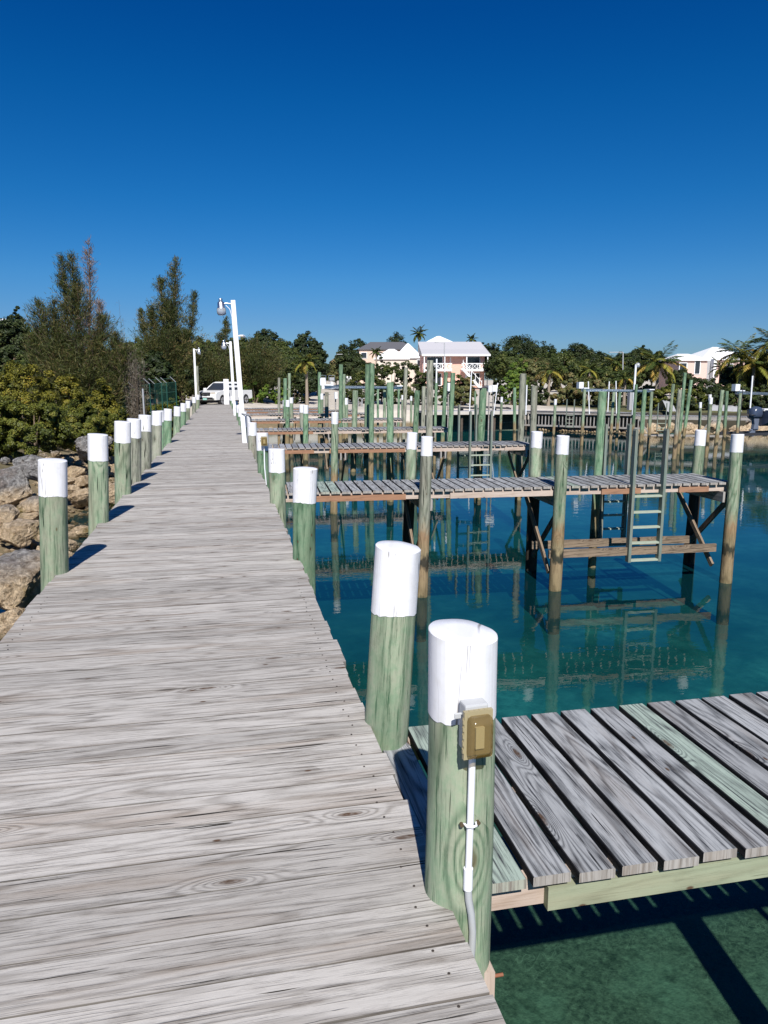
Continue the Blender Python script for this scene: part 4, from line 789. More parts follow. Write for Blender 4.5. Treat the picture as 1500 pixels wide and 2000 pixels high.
def bush(px, py, w, hw, mat, label, n=9000, size=.09, cat='bush', group=None, asp=.55, name='bush', flat=1., base=None, cl=60):
    x, y, zt = AD(px, py, w); zb = hz(x, y) if base is None else base; r = hw/F_*w; H = max(zt-zb, .5)
    t = empty(name, (x, y, zb), label=label, cat=cat, group=group)
    crownobj(mat, t, (0, 0, H*.46), (r, r*.8*flat, H*.56), cl, n, size, asp, low=-.9, cr=.19)
    m = MB()
    for i in range(5): a = random.uniform(0, 6.28); m.tube([(0, 0, -.3), (cos(a)*r*.25, sin(a)*r*.25, H*.35), (cos(a)*r*.55, sin(a)*r*.5, H*.7)], [.05, .035, .015], 5)
    m.build('stem', M['bark'], t); return t
def tree(px, py, w, hw, mat, label, n=5000, size=.3, trunk=.35, cl=34, asp=.6, group=None, name='broadleaf_tree', zb=None):
    x, y, zt = AD(px, py, w); zb = hz(x, y) if zb is None else zb; r = hw/F_*w; H = max(zt-zb, 1.5); t = empty(name, (x, y, zb), label=label, cat='tree', group=group)
    ch = H*(1-trunk*.6)/2; crownobj(mat, t, (0, 0, H-ch), (r, r*.85, ch), cl, n, size, asp, low=-.75, cr=.22)
    m = MB(); m.tube([(0, 0, -.5), (.1, 0, H*.3), (-.05, .1, H*.75)], [.07*H**.8*.5, .05*H**.8*.5, .02], 7)
    for i in range(5): a = random.uniform(0, 6.28); m.tube([(.05, 0, H*random.uniform(.2, .45)), (cos(a)*r*.35, sin(a)*r*.35, H*.6), (cos(a)*r*.7, sin(a)*r*.7, H*.8)], [.06, .04, .012], 5)
    m.build('trunk', M['bark'], t); return t
for i, a in enumerate([(-75, 700, 27, 80, 'mangrove', 'mangrove bush at the far left edge, olive leaves turning orange'), (20, 712, 28, 75, 'mangrove', 'broad mangrove bush with yellow tipped leaves above the large grey boulder'),
     (60, 782, 24.5, 75, 'mangrove2', 'low mangrove bush overhanging the dark cracked boulder'), (-40, 770, 24, 70, 'mangrove2', 'low mangrove bush at the left border in front of the yellowish one'),
     (115, 728, 31, 60, 'mangrove', 'mangrove bush below the taller feathery pine, yellow green'), (150, 790, 28, 60, 'mangrove2', 'rounded mangrove bush left of the second left piling'),
     (190, 750, 34, 50, 'mangrove', 'mangrove bush behind the third left piling, olive green'), (215, 800, 31, 42, 'mangrove2', 'dark green mangrove bush just above the fourth left piling'),
     (250, 768, 39, 40, 'mangrove', 'mangrove bush before the green wire fence'), (285, 785, 44, 34, 'mangrove2', 'small mangrove bush below the corner of the green fence'), (325, 780, 50, 26, 'mangrove2', 'last small shore bush before the far left lamp post')]):
    r = a[3]/F_*a[2]; bush(*a, n=int(30000 if a[2] < 32 else 16000), size=.08 if a[2] < 32 else .11, group='mangrove bushes on the left shore', cl=130, base=-.75 if a[2] < 30 else None, flat=1.2)
# casuarinas
def casuarina(px, w, leaders, label, dens=1., mat='casuarina', base=None):
    x, y, _ = AD(px, 760, w); zb = hz(x, y); t = empty('casuarina_tree', (x, y, zb), label=label, cat='tree'); o = np.array([x, y, zb]); Ps = []; Ds = []; T = []; m = MB(); dry = []
    for (lx, ly, spread, dr) in leaders:
        top = np.array(AD(lx, ly, w))-o; root = np.array([0, 0, -.3]); H = top[2]; mid = np.array([top[0]*.55, top[1]*.5, H*.4])
        pts = [root, mid*.6+root*.3, mid, top*.75+mid*.25*np.array([1, 1, 0]), top]; m.tube([tuple(p) for p in pts], [.13, .10, .07, .035, .008], 6)
        nb = int(150*dens)
        for b in range(nb):
            f = rng.uniform(.10, 1.0); q = f*3.999; i = int(q); u = q-i
            pos = np.array(pts[i+1])*u+np.array(pts[i])*(1-u) if i < 4 else top
            ln = spread/F_*w*(1-f)**.65*rng.uniform(.2, 1.7)+.15; a = rng.uniform(0, 6.28); rise = rng.uniform(.45, 1.9)
            d = np.array([cos(a), sin(a), rise]); d /= np.linalg.norm(d); e = pos+d*ln; m.tube([tuple(pos), tuple(pos*.4+e*.6-np.array([0, 0, .05*ln])), tuple(e)], [.018, .012, .004], 4, False)
            ns = int((14+ln*58)*(1 if f < .5 else .62))
            s = rng.uniform(.15, 1.05, ns)[:, None]; c = pos+d*ln*s+rng.normal(size=(ns, 3))*.085*(1+ln*.5)
            dd = nrm(d*1.1+rng.normal(size=(ns, 3))*.62+np.array([0, 0, .3 if f > .6 else -.15])); Ps.append(c); Ds.append(dd); tn = rng.uniform(.1, .8)+rng.normal(size=ns)*.12; T.append(tn); dry.append(np.full(ns, dr))
    P = np.concatenate(Ps); D = np.concatenate(Ds); T = np.concatenate(T); dry = np.concatenate(dry)
    L = rng.uniform(.08, .19, (len(P), 1)); side = nrm(np.cross(D, rng.normal(size=P.shape)))*.010*w/30
    for nm, mt, k in (('crown', mat, dry < .5), ('dry_crown', 'dryneedle', dry >= .5)):
        if k.any():
            if nm == 'dry_crown': k = k & (rng.uniform(size=len(k)) < .55)
            quads(nm, P[k], D[k]*L[k], side[k], T[k], M[mt], t)
    m.build('trunk', M['bark'], t); return t
casuarina(160, 37, [(120, 502, 40, 0), (140, 498, 40, 0), (173, 470, 30, 1), (75, 592, 75, 0), (105, 590, 60, 0), (150, 560, 80, 0), (200, 620, 70, 0), (190, 650, 60, 0), (228, 655, 45, 0), (110, 640, 75, 0), (250, 680, 60, 0), (60, 660, 60, 0), (195, 590, 22, 1)], 'tall feathery pine at left with one dry reddish spire', 1.25)
casuarina(322, 56, [(343, 505, 46, 0), (314, 545, 46, 0), (330, 590, 85, 0), (380, 572, 26, 0), (274, 605, 20, 0), (295, 600, 45, 0), (365, 650, 50, 0), (300, 670, 60, 0), (345, 650, 60, 0), (385, 690, 40, 0)], 'second feathery pine nearer the boardwalk with several slim spires', 1.15)
casuarina(437, 66, [(441, 622, 18, 0), (430, 650, 24, 0)], 'thin young feathery pine poking up behind the tallest lamp post', .8)
casuarina(500, 63, [(500, 668, 60, 0), (475, 690, 60, 0), (525, 690, 60, 0), (495, 720, 70, 0)], 'soft olive feathery pine behind the pickup truck', 1.)
casuarina(400, 60, [(405, 690, 50, 0), (385, 700, 40, 0), (420, 710, 50, 0)], 'dull feathery pine behind the farthest left lamp post', 1.)
def twigs(px, py, w, hw, label, n=60):
    x, y, zt = AD(px, py, w); zb = hz(x, y); H = zt-zb; t = empty('dry_shrub', (x, y, zb), label=label, cat='shrub', group='bare dry shrubs on the left shore'); m = MB(); r = hw/F_*w; Ps = []; D = []
    for i in range(n):
        a = rng.uniform(0, 6.28); rr = r*rng.uniform(0, 1); h = H*rng.uniform(.5, 1); p = np.array([cos(a)*rr*.3, sin(a)*rr*.3, 0]); q = np.array([cos(a)*rr, sin(a)*rr, h]); m.tube([tuple(p), tuple((p+q)/2+np.array([0, 0, .08*h])), tuple(q)], [.018, .012, .005], 4, False)
        k = 28; s = rng.uniform(.35, 1, (k, 1)); Ps.append(p+(q-p)*s+rng.normal(size=(k, 3))*.10); D.append(nrm(rng.normal(size=(k, 3))+np.array([0, 0, .8])))
    m.build('stems', M['drybrush'], t); P = np.concatenate(Ps); D = np.concatenate(D); quads('twigs', P, D*rng.uniform(.05, .16, (len(P), 1)), nrm(np.cross(D, rng.normal(size=P.shape)))*.007, rng.uniform(0, 1, len(P)), M['drybrush'], t)
twigs(237, 640, 39, 28, 'bare grey shrub with upright stems between the two feathery pines'); twigs(262, 672, 37, 30, 'second bare grey shrub, lower and bushier'); twigs(237, 585, 42, 5, 'few bare thin stems rising above the treetops between the pines', 5)
GT = 'dense trees behind the left shore'
LT = [(-30, 612, 47, 60, 'darkleaf', 'very dark tree at the left border'), (22, 622, 44, 48, 'darkleaf', 'dark broadleaf tree left of the taller feathery pine'), (30, 603, 58, 22, 'darkleaf', 'small dark crown poking above the left trees'), (68, 640, 46, 40, 'midleaf', 'green tree under the left arm of the taller feathery pine'),
      (225, 668, 48, 45, 'darkleaf', 'dark tree between the two feathery pines'), (262, 660, 60, 32, 'midleaf', 'rounded tree behind the bare shrubs'), (130, 680, 43, 60, 'midleaf', 'olive tree behind the base of the taller feathery pine'), (195, 715, 38, 45, 'midleaf', 'low green tree above the mangroves in the middle'), (60, 690, 38, 45, 'midleaf', 'low dark green tree above the left mangroves'), (-30, 680, 38, 55, 'darkleaf', 'low dark tree at the left border'),
      (300, 690, 52, 35, 'darkleaf', 'dark tree behind the green fence'), (355, 700, 56, 35, 'darkleaf', 'shaded tree left of the far left lamp post'), (395, 660, 82, 36, 'midleaf', 'tree on the skyline left of the thin young pine'), (435, 662, 85, 30, 'darkleaf', 'skyline tree directly behind the tallest lamp post'), (470, 655, 88, 30, 'midleaf', 'skyline tree just right of the tallest lamp post'),
      (520, 642, 84, 34, 'darkleaf', 'rounded dark treetop on the skyline above the pickup'), (550, 662, 80, 34, 'midleaf', 'grey-green tree between the two rounded skyline tops'), (594, 648, 78, 27, 'darkleaf', 'highest dark treetop beside the uphill road'), (618, 668, 75, 22, 'darkleaf', 'dark tree overhanging the uphill road'), (575, 690, 72, 36, 'midleaf', 'mid green tree behind the yellow palm'),
      (545, 700, 68, 36, 'midleaf', 'mid green tree right of the soft olive pine'), (430, 720, 64, 36, 'darkleaf', 'dark tree right behind the pickup cab'), (462, 700, 70, 34, 'midleaf', 'tree behind the pickup between the lamp posts'), (600, 725, 67, 22, 'darkleaf', 'dark tree low beside the uphill road'), (380, 735, 60, 26, 'darkleaf', 'dark shaded tree left of the pickup')]
bush(497, 745, 61.5, 34, 'brightleaf', 'bright lime green bush right behind the pickup', 5000, .16); bush(545, 757, 63, 22, 'brightleaf', 'small bright bush between the pickup and the yellow palm', 3000, .16); bush(575, 755, 64, 30, 'midleaf', 'dull bush under the yellow palm', 4000, .16)
bush(338, 765, 54, 12, 'brightleaf', 'little bright green bush by the far left lamp post', 1600, .14); bush(355, 752, 55, 14, 'grape', 'small rusty orange bush near the far left lamp post', 1600, .16)
GR = 'trees behind the far beach'
RT_ = [(672, 672, 112, 20, 'darkleaf', 'dark tree right of the uphill road crest'), (700, 660, 125, 22, 'darkleaf', 'dark treetop left of the dark roofed house'), (665, 700, 92, 26, 'grape', 'brownish green tree above the white gate pillar'), (688, 690, 88, 30, 'darkleaf', 'dark tree below the dark roofed house'), (773, 650, 128, 24, 'darkleaf', 'round dark treetop behind the dark roofed house'),
       (944, 668, 114, 22, 'darkleaf', 'dark tree right behind the pink house'), (966, 672, 100, 24, 'darkleaf', 'dark tree two places right of the pink house'), (1015, 656, 104, 42, 'darkleaf', 'biggest dark crown on the skyline right of the pink house'), (996, 684, 88, 36, 'midleaf', 'olive green rounded tree beside the pink house'), (1058, 672, 100, 34, 'darkleaf', 'dark sloping treetops between the two highest crowns'),
       (1130, 671, 104, 34, 'darkleaf', 'second highest dark crown on the right skyline'), (1095, 682, 95, 34, 'midleaf', 'green tree behind the young yellow palm'), (1170, 688, 96, 36, 'darkleaf', 'dark tree sloping down right of the second highest crown'), (1048, 700, 84, 36, 'grape', 'russet tinged tree left of the young palm'), (1218, 690, 92, 32, 'darkleaf', 'dark tree behind the right street light'),
       (1250, 677, 96, 28, 'darkleaf', 'dark rounded crown left of the large yellow palm'), (1285, 688, 92, 26, 'darkleaf', 'dark crown behind the large yellow palm'), (1185, 715, 84, 34, 'midleaf', 'mid green tree beneath the right street light'), (1230, 720, 80, 36, 'midleaf', 'green tree left of the large yellow palm, low'), (1330, 722, 78, 26, 'darkleaf', 'dark tree in front of the right house wing'),
       (1440, 712, 58, 30, 'darkleaf', 'dark tree among the right border palms'), (1485, 705, 56, 34, 'darkleaf', 'dark tree at the right border'), (1130, 705, 86, 40, 'midleaf', 'wide green tree behind the sea grape bushes')]
RT_ += [(x_, y_, 97, 34, 'darkleaf' if q_ % 2 else 'midleaf', 'tree filling the woodland behind the far beach') for q_, (x_, y_) in enumerate([(1000, 690), (1035, 695), (1075, 692), (1110, 696), (1150, 700), (1195, 704), (1240, 700), (1275, 706), (1310, 712), (978, 695), (655, 712), (700, 702), (1410, 712), (1460, 700), (1500, 690)])]
LT += [(x_, y_, 74, 34, 'darkleaf' if q_ % 2 else 'midleaf', 'tree filling the woodland left of the uphill road') for q_, (x_, y_) in enumerate([(410, 675), (450, 680), (490, 672), (530, 676), (565, 684), (600, 688), (360, 670), (320, 675)])]
for a in LT: tree(*a, n=int(17000), size=.14 if a[2] < 50 else .19, cl=210, group=GT)
for a in RT_: tree(*a, n=18000 if a[3] > 25 else 10000, size=.21, cl=210, group=GR)
GB = 'bushes behind the far beach'
for a in [(712, 712, 80, 34, 'midleaf', 'green bush below the dark roofed house', ), (745, 694, 82, 16, 'darkleaf', 'tall thin dark bush before the white roofs'), (765, 703, 79, 34, 'midleaf', 'broad olive bush below the white roofs'), (805, 703, 77, 34, 'midleaf', 'broad bush left of the pink house'), (838, 715, 76, 26, 'darkleaf', 'dark bush before the left balcony of the pink house'),
          (905, 735, 75, 26, 'grape', 'round leaved bush before the pink house stairs'), (880, 742, 76, 24, 'midleaf', 'green bush below the left balcony stairs'), (688, 745, 84, 18, 'midleaf', 'low bush beside the white gate pillar'), (1000, 730, 78, 24, 'brightleaf', 'bright green round bush right of the pink house'), (1015, 705, 83, 28, 'brightleaf', 'lighter green bush behind the bright round one'), (974, 738, 80, 14, 'darkleaf', 'dark bush at the corner of the pink house'),
          (1048, 745, 76, 26, 'darkleaf', 'dark bush left of the young palm trunk'), (1110, 722, 77, 34, 'grape', 'sea grape bush right of the young yellow palm'), (1150, 730, 74, 34, 'grape', 'second sea grape bush, mottled green and red'), (1185, 745, 72, 30, 'grape', 'third sea grape bush above the far lift beam'), (1225, 752, 62, 36, 'midleaf', 'bush behind the utility cabinet'), (1265, 752, 57, 30, 'midleaf', 'bush at the foot of the large yellow palm'),
          (1308, 752, 50, 34, 'mangrove2', 'hedge bush behind the leaning pilings'), (1352, 757, 46, 36, 'mangrove2', 'hedge bush right of the leaning pilings'), (1400, 755, 46, 34, 'darkleaf', 'dark hedge bush before the right house'), (1445, 748, 46, 32, 'midleaf', 'hedge bush under the palms at the right'), (1492, 755, 44, 30, 'midleaf', 'hedge bush at the right border'), (1380, 735, 56, 40, 'darkleaf', 'dark hedge under the right house'), (1335, 772, 41, 40, 'darkleaf', 'low dark hedge right behind the leaning jetty pilings'), (1272, 775, 44, 26, 'mangrove2', 'low hedge behind the utility cabinet and lift'), (1478, 772, 40, 36, 'darkleaf', 'low dark hedge behind the outboard boat')]:
    a = list(a); a[2] = a[2]*.8 if a[2] > 70 else max(a[2], 52)
    bush(*a, n=10000, size=.13 if a[4] != 'grape' else .21, cl=80, group=GB, asp=.6 if a[4] != 'grape' else .9)
# palms
def palm(px, py, w, span, label, yel=.3, nf=18, py_base=None, mat='palm', lean=0.):
    """py: highest frond; span: frond reach in px"""
    r = span/F_*w; x, y, zt = AD(px, py, w); zb = hz(x, y); hc = zt-zb-r*.62; t = empty('palm_tree', (x, y, zb), label=label, cat='palm', group='palms around the marina')
    m = MB(); hc = max(hc, .4); pts = [(-lean*hc, 0, -.3), (-lean*hc*.6, 0, hc*.3), (-lean*.2*hc, 0, hc*.7), (0, 0, hc)]; m.tube(pts, [.17, .13, .11, .12], 8); m.build('trunk', M['palmbark'], t)
    sets = {'crown': [[], [], [], []], 'yellow_fronds': [[], [], [], []]}
    for f in range(nf):
        a = 2*pi*f*.382+rng.uniform(-.2, .2); el = radians(78-95*(f/nf)+rng.uniform(-8, 8)); L = r*rng.uniform(.9, 1.15); isy = (f/nf > 1-yel) or rng.uniform() < yel*.3
        K = 58; s = np.linspace(0.05, 1, K); dx = np.array([cos(a), sin(a), 0]); ang = el-s*radians(75)*(.7+.5*(f/nf)); stp = L/K
        hp = np.cumsum(np.cos(ang))*stp; zp = np.cumsum(np.sin(ang))*stp; P = hp[:, None]*dx+zp[:, None]*np.array([0, 0, 1])+np.array([0, 0, hc]); tg = np.cos(ang)[:, None]*dx+np.sin(ang)[:, None]*np.array([0, 0, 1]); sd = np.cross(tg, dx*0+np.array([0, 0, 1])); sd = nrm(sd)
        st = sets['yellow_fronds' if isy else 'crown']; ll = L*.26*np.sin(np.clip(s*1.05, .12, 1)*pi*.86+.25)+.03
        for sg in (-1, 1):
            D = nrm(sd*sg*.85+tg*.65+np.array([0, 0, -.45])+rng.normal(size=P.shape)*.10); st[0].append(P+D*ll[:, None]*.5); st[1].append(D*ll[:, None]*.5); wd = nrm(np.cross(D, np.array([0, 0, 1.])+rng.normal(size=P.shape)*.4)); st[2].append(wd*.027*max(1, w/60)); st[3].append(np.full(K, .25+.5*rng.uniform())+rng.normal(size=K)*.07+(0.2 if isy else 0))
        st[0].append(P); st[1].append(tg*stp*.6); st[2].append(sd*.018*max(1, w/60)); st[3].append(np.full(K, .8))
    for nm, st in sets.items():
        if st[0]: quads(nm, *[np.concatenate(q) for q in st], M['palmy' if nm[0] == 'y' else mat], t)
    return t
palm(598, 688, 61, 30, 'yellowing young palm beside the uphill road', .4, 16); palm(818, 640, 116, 19, 'dark palm silhouette against the sky left of the white pyramid roof', .05, 16); palm(735, 678, 98, 16, 'small palm before the dark roofed house', .2, 14); palm(921, 654, 114, 14, 'small dark palm top behind the right end of the pink house roof', .0, 14)
palm(1074, 704, 61, 34, 'young palm with stout short trunk and yellow upright fronds in the far middle', .5, 14); palm(1152, 706, 64, 26, 'young palm between the sea grape bushes, upright green-yellow fronds', .4, 12); palm(1203, 690, 84, 30, 'palm behind the right street light', .3, 16); palm(1222, 722, 60, 26, 'small yellowish palm left of the large yellow palm', .3, 14)
palm(1288, 676, 54, 54, 'large palm with yellow and orange hanging fronds behind the right jetty', .42, 22); palm(1452, 657, 56, 56, 'palm with orange lower fronds before the right house', .42, 22); palm(1476, 680, 54, 52, 'palm with hanging yellow fronds at right behind the boat', .5, 20); palm(1515, 636, 53, 56, 'tall palm cut off by the right edge', .3, 22); palm(1410, 700, 60, 30, 'small palm below the right house roof', .3, 14)
palm(385, 655, 70, 18, 'small palm top on the skyline left of the tallest lamp post', .1, 12)
# ------------------------------------------------------------------ houses
def loc(px, w, z): x, y, _ = AD(px, 745, w); return Vector((x, y, z))
def hiproof(x0, x1, y0, y1, ze, zr, inset, m=None, over=.3, thick=.12):
    m = m or MB(); x0 -= over; x1 += over; y0 -= over; y1 += over; ym = (y0+y1)/2
    v = [(x0, y0, ze), (x1, y0, ze), (x1, y1, ze), (x0, y1, ze), (x0+inset, ym, zr), (x1-inset, ym, zr)]; m.add(v, [[0, 1, 5, 4], [1, 2, 5], [2, 3, 4, 5], [3, 0, 4], [3, 2, 1, 0]])
    m.add([(a, b, c-d) for d in (0.002, thick) for a, b, c in v[:4]], [[0, 1, 5, 4][::-1], [1, 2, 6, 5][::-1], [2, 3, 7, 6][::-1], [3, 0, 4, 7][::-1], [4, 5, 6, 7]]); return m
def window(t, x, z, w, h, y=0, frame=True, mat='windark'):
    f = MB().box((x, y-.03, z), (w+.16, .08, h+.16)).build('window', M['trim'], t); MB().box((x, y-.075, z), (w, .03, h)).build('pane', M[mat], f); return f
RZ = -YAW
def P2(px, py, w): return (px-884)/F_*w, H0-(py-745)/F_*w
# pink house
w = 100; k = w/F_; o = loc(884, w, 0); ph = empty('pink_house', o, RZ, label='two storey pink house with pale grey roof, white criss-cross balconies and outside stairs', cat='house')
X = lambda px: (px-884)*k; Z = lambda py: H0-(py-745)*k*1.0
zg = hz(o.x, o.y)-.3
MB().box((0, 2.65, (zg+Z(694))/2), (X(944)-X(824), 7.1, Z(694)-zg)).build('wall', M['pinkwall'], ph)
MB().box((X(829), .9, (zg+Z(694))/2), (.25, 3., Z(694)-zg)).build('side_wall', M['palewall'], ph)
m = MB(); x0, x1 = X(822), X(953); r0, r1 = X(817), X(941); ze, zr = Z(694), Z(667.5)
v = [(x0, -1.9, ze), (x1, -1.9, ze), (x1, 7, ze), (x0, 7, ze), (r0, 2.4, zr), (r1, 2.4, zr), (x0-.35, -.2, ze+.62*(zr-ze)*.62), (x1-.35, -.2, ze+.62*(zr-ze)*.62)]
v[6] = ((x0+r0)/2+.05, .1, ze+(zr-ze)*.40); v[7] = ((x1+r1)/2-.25, .1, ze+(zr-ze)*.40)
m.add(v, [[0, 1, 7, 6], [6, 7, 5, 4], [1, 2, 5, 7], [2, 3, 4, 5], [3, 0, 6, 4], [3, 2, 1, 0]]); m.build('roof', M['roofgrey'], ph)
MB().box((0+X(887.5), -1.93, ze-.10), (x1-x0, .06, .26)).build('fascia', M['trim'], ph)
for (a, b) in ((826, 880), (899, 948)):
    dz = Z(724); MB().box(((X(a)+X(b))/2, -.75, dz), (X(b)-X(a), 2.1, .22)).build('balcony_floor', M['trim'], ph)
    m = MB(); za, zb_ = dz+.18, Z(710.5); m.board((X(a), -1.78, zb_), (X(b), -1.78, zb_), .07, .09); m.board((X(a), -1.78, za), (X(b), -1.78, za), .07, .07)
    nX = 5; st = (X(b)-X(a))/nX
    for i in range(nX):
        xa, xb = X(a)+i*st, X(a)+(i+1)*st; m.board((xa, -1.78, za), (xb, -1.78, zb_), .05, .05); m.board((xa, -1.76, zb_), (xb, -1.76, za), .05, .05); m.board((xa, -1.78, za), (xa, -1.78, zb_), .06, .06, up=(0, 1, 0))
    m.build('balcony_railing', M['trim'], ph)
for px in (827, 866, 908, 948): MB().board((X(px), -1.72, zg), (X(px), -1.72, ze), .13, .13, up=(0, 1, 0)).build('post', M['trim'], ph)
for (a, b, c, d) in ((833, 862, 699, 722), (909, 934, 699, 722), (908, 934, 730, 752), (840, 860, 730, 752)): window(ph, (X(a)+X(b))/2, (Z(c)+Z(d))/2, X(b)-X(a), Z(c)-Z(d), -.9)
MB().box((X(878), -.93, (Z(699)+Z(722))/2), (.16, .08, Z(699)-Z(722))).build('trim_strip', M['trim'], ph)
for (a, b, c, d) in ((900, 719, 936, 757),):
    n = 11; m = MB(); m.board((X(a), -2.6, Z(b)), (X(c), -2.6, Z(d)), .08, .28); m.board((X(a), -1.85, Z(b)), (X(c), -1.85, Z(d)), .08, .28)
    m.board((X(a), -2.62, Z(b)+.8), (X(c), -2.62, Z(d)+.8), .05, .06)
    for i in range(n): f = (i+.5)/n; m.box((X(a)*(1-f)+X(c)*f, -2.2, Z(b)*(1-f)+Z(d)*f), (.30, .72, .05))
    for f in (0, .33, .66, 1): m.board((X(a)*(1-f)+X(c)*f, -2.62, Z(b)*(1-f)+Z(d)*f-.1), (X(a)*(1-f)+X(c)*f, -2.62, Z(b)*(1-f)+Z(d)*f+1.), .06, .06, up=(0, 1, 0))
    m.build('staircase', M['trim'], ph)
def house(name, px0, px1, pr, pe, w, inset, wall, roof, label, depth=7, wins=(), px_r=None, chim=None):
    o = loc((px0+px1)/2, w, 0); t = empty(name, o, RZ, label=label, cat='house'); hw = (px1-px0)/2/F_*w; ze = H0-(pe-745)/F_*w; zr = H0-(pr-745)/F_*w; zg = hz(o.x, o.y)-.5
    MB().box((0, depth/2, (zg+ze)/2), (2*hw-.5, depth-.5, ze-zg-.02)).build('wall', M[wall], t)
    hiproof(-hw+.3, hw-.3, .3, depth-.3, ze, zr, inset).build('roof', M[roof], t)
    for (a, b, c, d) in wins: window(t, ((a+b)/2-(px0+px1)/2)/F_*w, H0-((c+d)/2-745)/F_*w, (b-a)/F_*w, (d-c)/F_*w, .25)
    return t, o
house('pyramid_roof_house', 826, 890, 656.5, 672, 118, 2.4, 'palewall', 'roofwhite', 'house behind the pink one, only its white pyramid roof showing', 6)
house('white_roof_house', 770, 826, 670, 699, 110, 2.0, 'palewall', 'roofwhite', 'white hip roofed house left of the pink house', 8, ((815, 822, 704, 716),))
house('low_white_roof_house', 730, 800, 681, 701, 107, 2.2, 'palewall', 'roofwhite', 'lower white roofed house partly hidden by bushes', 7)
house('dark_roof_house', 699, 812, 667, 683, 122, 2.0, 'peachwall', 'roofdark', 'peach coloured house with long dark shingle roof', 9, ((706, 716, 690, 700), (735, 742, 690, 700)))
house('porch_wing_house', 1322, 1385, 690, 703, 84, 1.2, 'palepink', 'roofwhite', 'low wing with white roof and balcony at right, before the larger house', 7, ((1327, 1340, 710, 722), (1357, 1366, 706, 730)))
t, o = house('large_white_roof_house', 1366, 1480, 676, 702, 88, 3.2, 'palepink', 'roofwhite', 'large pink house with broad white hip roof behind the right palms', 9, ((1420, 1430, 712, 728),))
k = 88/F_
for px, mt, wd in ((1365, 'trim', .35), (1388, 'trim', .35)): MB().box(((px-1423)*k, -.3, 2.2), (wd, 1.2, 4.0)).build('porch_pillar', M[mt], t)
MB().box(((1376.5-1423)*k, .1, 2.2), (1.2, .3, 4)).build('porch_wall', M['shutter'], t)
house('hilltop_house', -22, 9, 622, 631, 85, .6, 'palewall', 'roofwhite', 'sliver of a white roofed house above the trees at the left border', 5); house('small_chimney_house', 468, 477, 655, 657, 95, .1, 'palewall', 'roofwhite', 'tiny white building top on the treed skyline right of the tallest lamp post', 2)
house('garden_shed', 947, 962, 752, 757, 92, .4, 'palewall', 'roofdark', 'small pale shed to the right of the pink house', 3)
# street lights, gate pillar, fence
for (px, py, qx, bx, w, lab) in ((687, 692, 661, 745, 92, 'L shaped street light beside the uphill road'), (868, 669, 853, 715, 93, 'L shaped street light in front of the pink house roof'), (1217, 688, 1193, 752, 82, 'L shaped street light among the trees at right')):
    p = Vector(AD(px, bx, w)); gz = hz(p.x, p.y); t = empty('street_light', (p.x, p.y, gz), label=lab, cat='street light', group='thin street lights behind the beach'); top = Vector(AD(px, py, w))-Vector((p.x, p.y, gz)); e = Vector(AD(qx, py, w))-Vector((p.x, p.y, gz))
    MB().tube([(0, 0, -.2), top], .055, 6).build('pole', M['galv'], t); MB().tube([top, e], .035, 6).build('arm', M['galv'], t); MB().box(e, (.45, .2, .08)).build('lamp_head', M['galv'], t)
p = Vector(AD(681.5, 768, 84)); gz = hz(p.x, p.y); t = empty('gate_pillar', (p.x, p.y, gz), label='white crenellated gate pillar by the uphill road', cat='pillar'); hh = H0-(737-745)/F_*84-gz
bevel(MB().box((0, 0, hh/2-.2), (.52, .5, hh+.2)).build('shaft', M['trim'], t), .03)
m = MB(); [m.box((dx, 0, hh+.02), (.15, .5, .2)) for dx in (-.2, .2)]; m.box((0, 0, hh-.25), (.62, .6, .12)); m.build('crenels', M['trim'], t)
t = empty('wire_fence', (0, 0, 0), label='green wire fence with slanted barbed wire arms at the left shore', cat='fence'); m = MB(); a = MB(); wr = MB(); pts = []
for i, (px, py) in enumerate([(200, 757), (230, 755), (262, 757), (292, 750), (302, 750), (315, 748), (325, 748), (343, 746)]):
    w = 37.5 if px < 300 else 39; p = Vector(AD(px, py, w)); pts.append(p); g0 = hz(p.x, p.y); MB().tube([(p.x, p.y, g0), p], .03, 6).build('fence_post', M['fence'], t); a.tube([p, p+Vector((-.28, -.1, .28))], .02, 5)
for p, q in zip(pts, pts[1:]):
    for h in (0, -.5, -1.0): wr.tube([p+Vector((0, 0, h)), q+Vector((0, 0, h))], .014, 4)
    n = 9
    for i in range(n): c = p.lerp(q, i/n); wr.tube([c, c+Vector((0, 0, -1.1))], 0.007, 4)
    wr.tube([p+Vector((-.2, -.07, .2)), q+Vector((-.2, -.07, .2))], .01, 4)
a.build('barbed_arms', M['galv'], t); wr.build('wire_mesh', M['fence'], t)
p = xyz(281, 800, 38); m = MB().tube([(p.x, p.y, hz(p.x, p.y)-.2), (p.x, p.y, xyz(281, 759, 38).z)], .045, 8); thing1(m, 'marker_post', 'galv', 'slim grey post standing in the mangroves below the green fence', 'post')
for px, s in ((704, .5), (757, .55)):
    p = Vector(AD(px, 778, 60)); o = rock(p.x, p.y, s*1.3, 'pale stone lying on the sand behind the piers', hz(p.x, p.y)+.1, grp='pale stones on the sand', me=RS[0])
hp = MB()
for q in (703, 711): 
    c = Vector(AD(q, 790, 58)); g0 = hz(c.x, c.y); hp.tube([(c.x-.14, c.y, g0-.4)]+[(c.x-.14*cos(f), c.y, g0+.55+.16*sin(f)) for f in np.linspace(0, pi, 7)]+[(c.x+.14, c.y, g0-.4)], .025, 6)
thing1(hp, 'bike_rack', 'galv', 'small hooped metal rails standing on the sand before the first trees', 'rack')
p = Vector(AD(502, 787, 55)); m = MB(); pt = [(p.x+.6*i+random.uniform(-.1, .1), p.y+.05*i, hz(p.x, p.y)+.04) for i in range(6)]
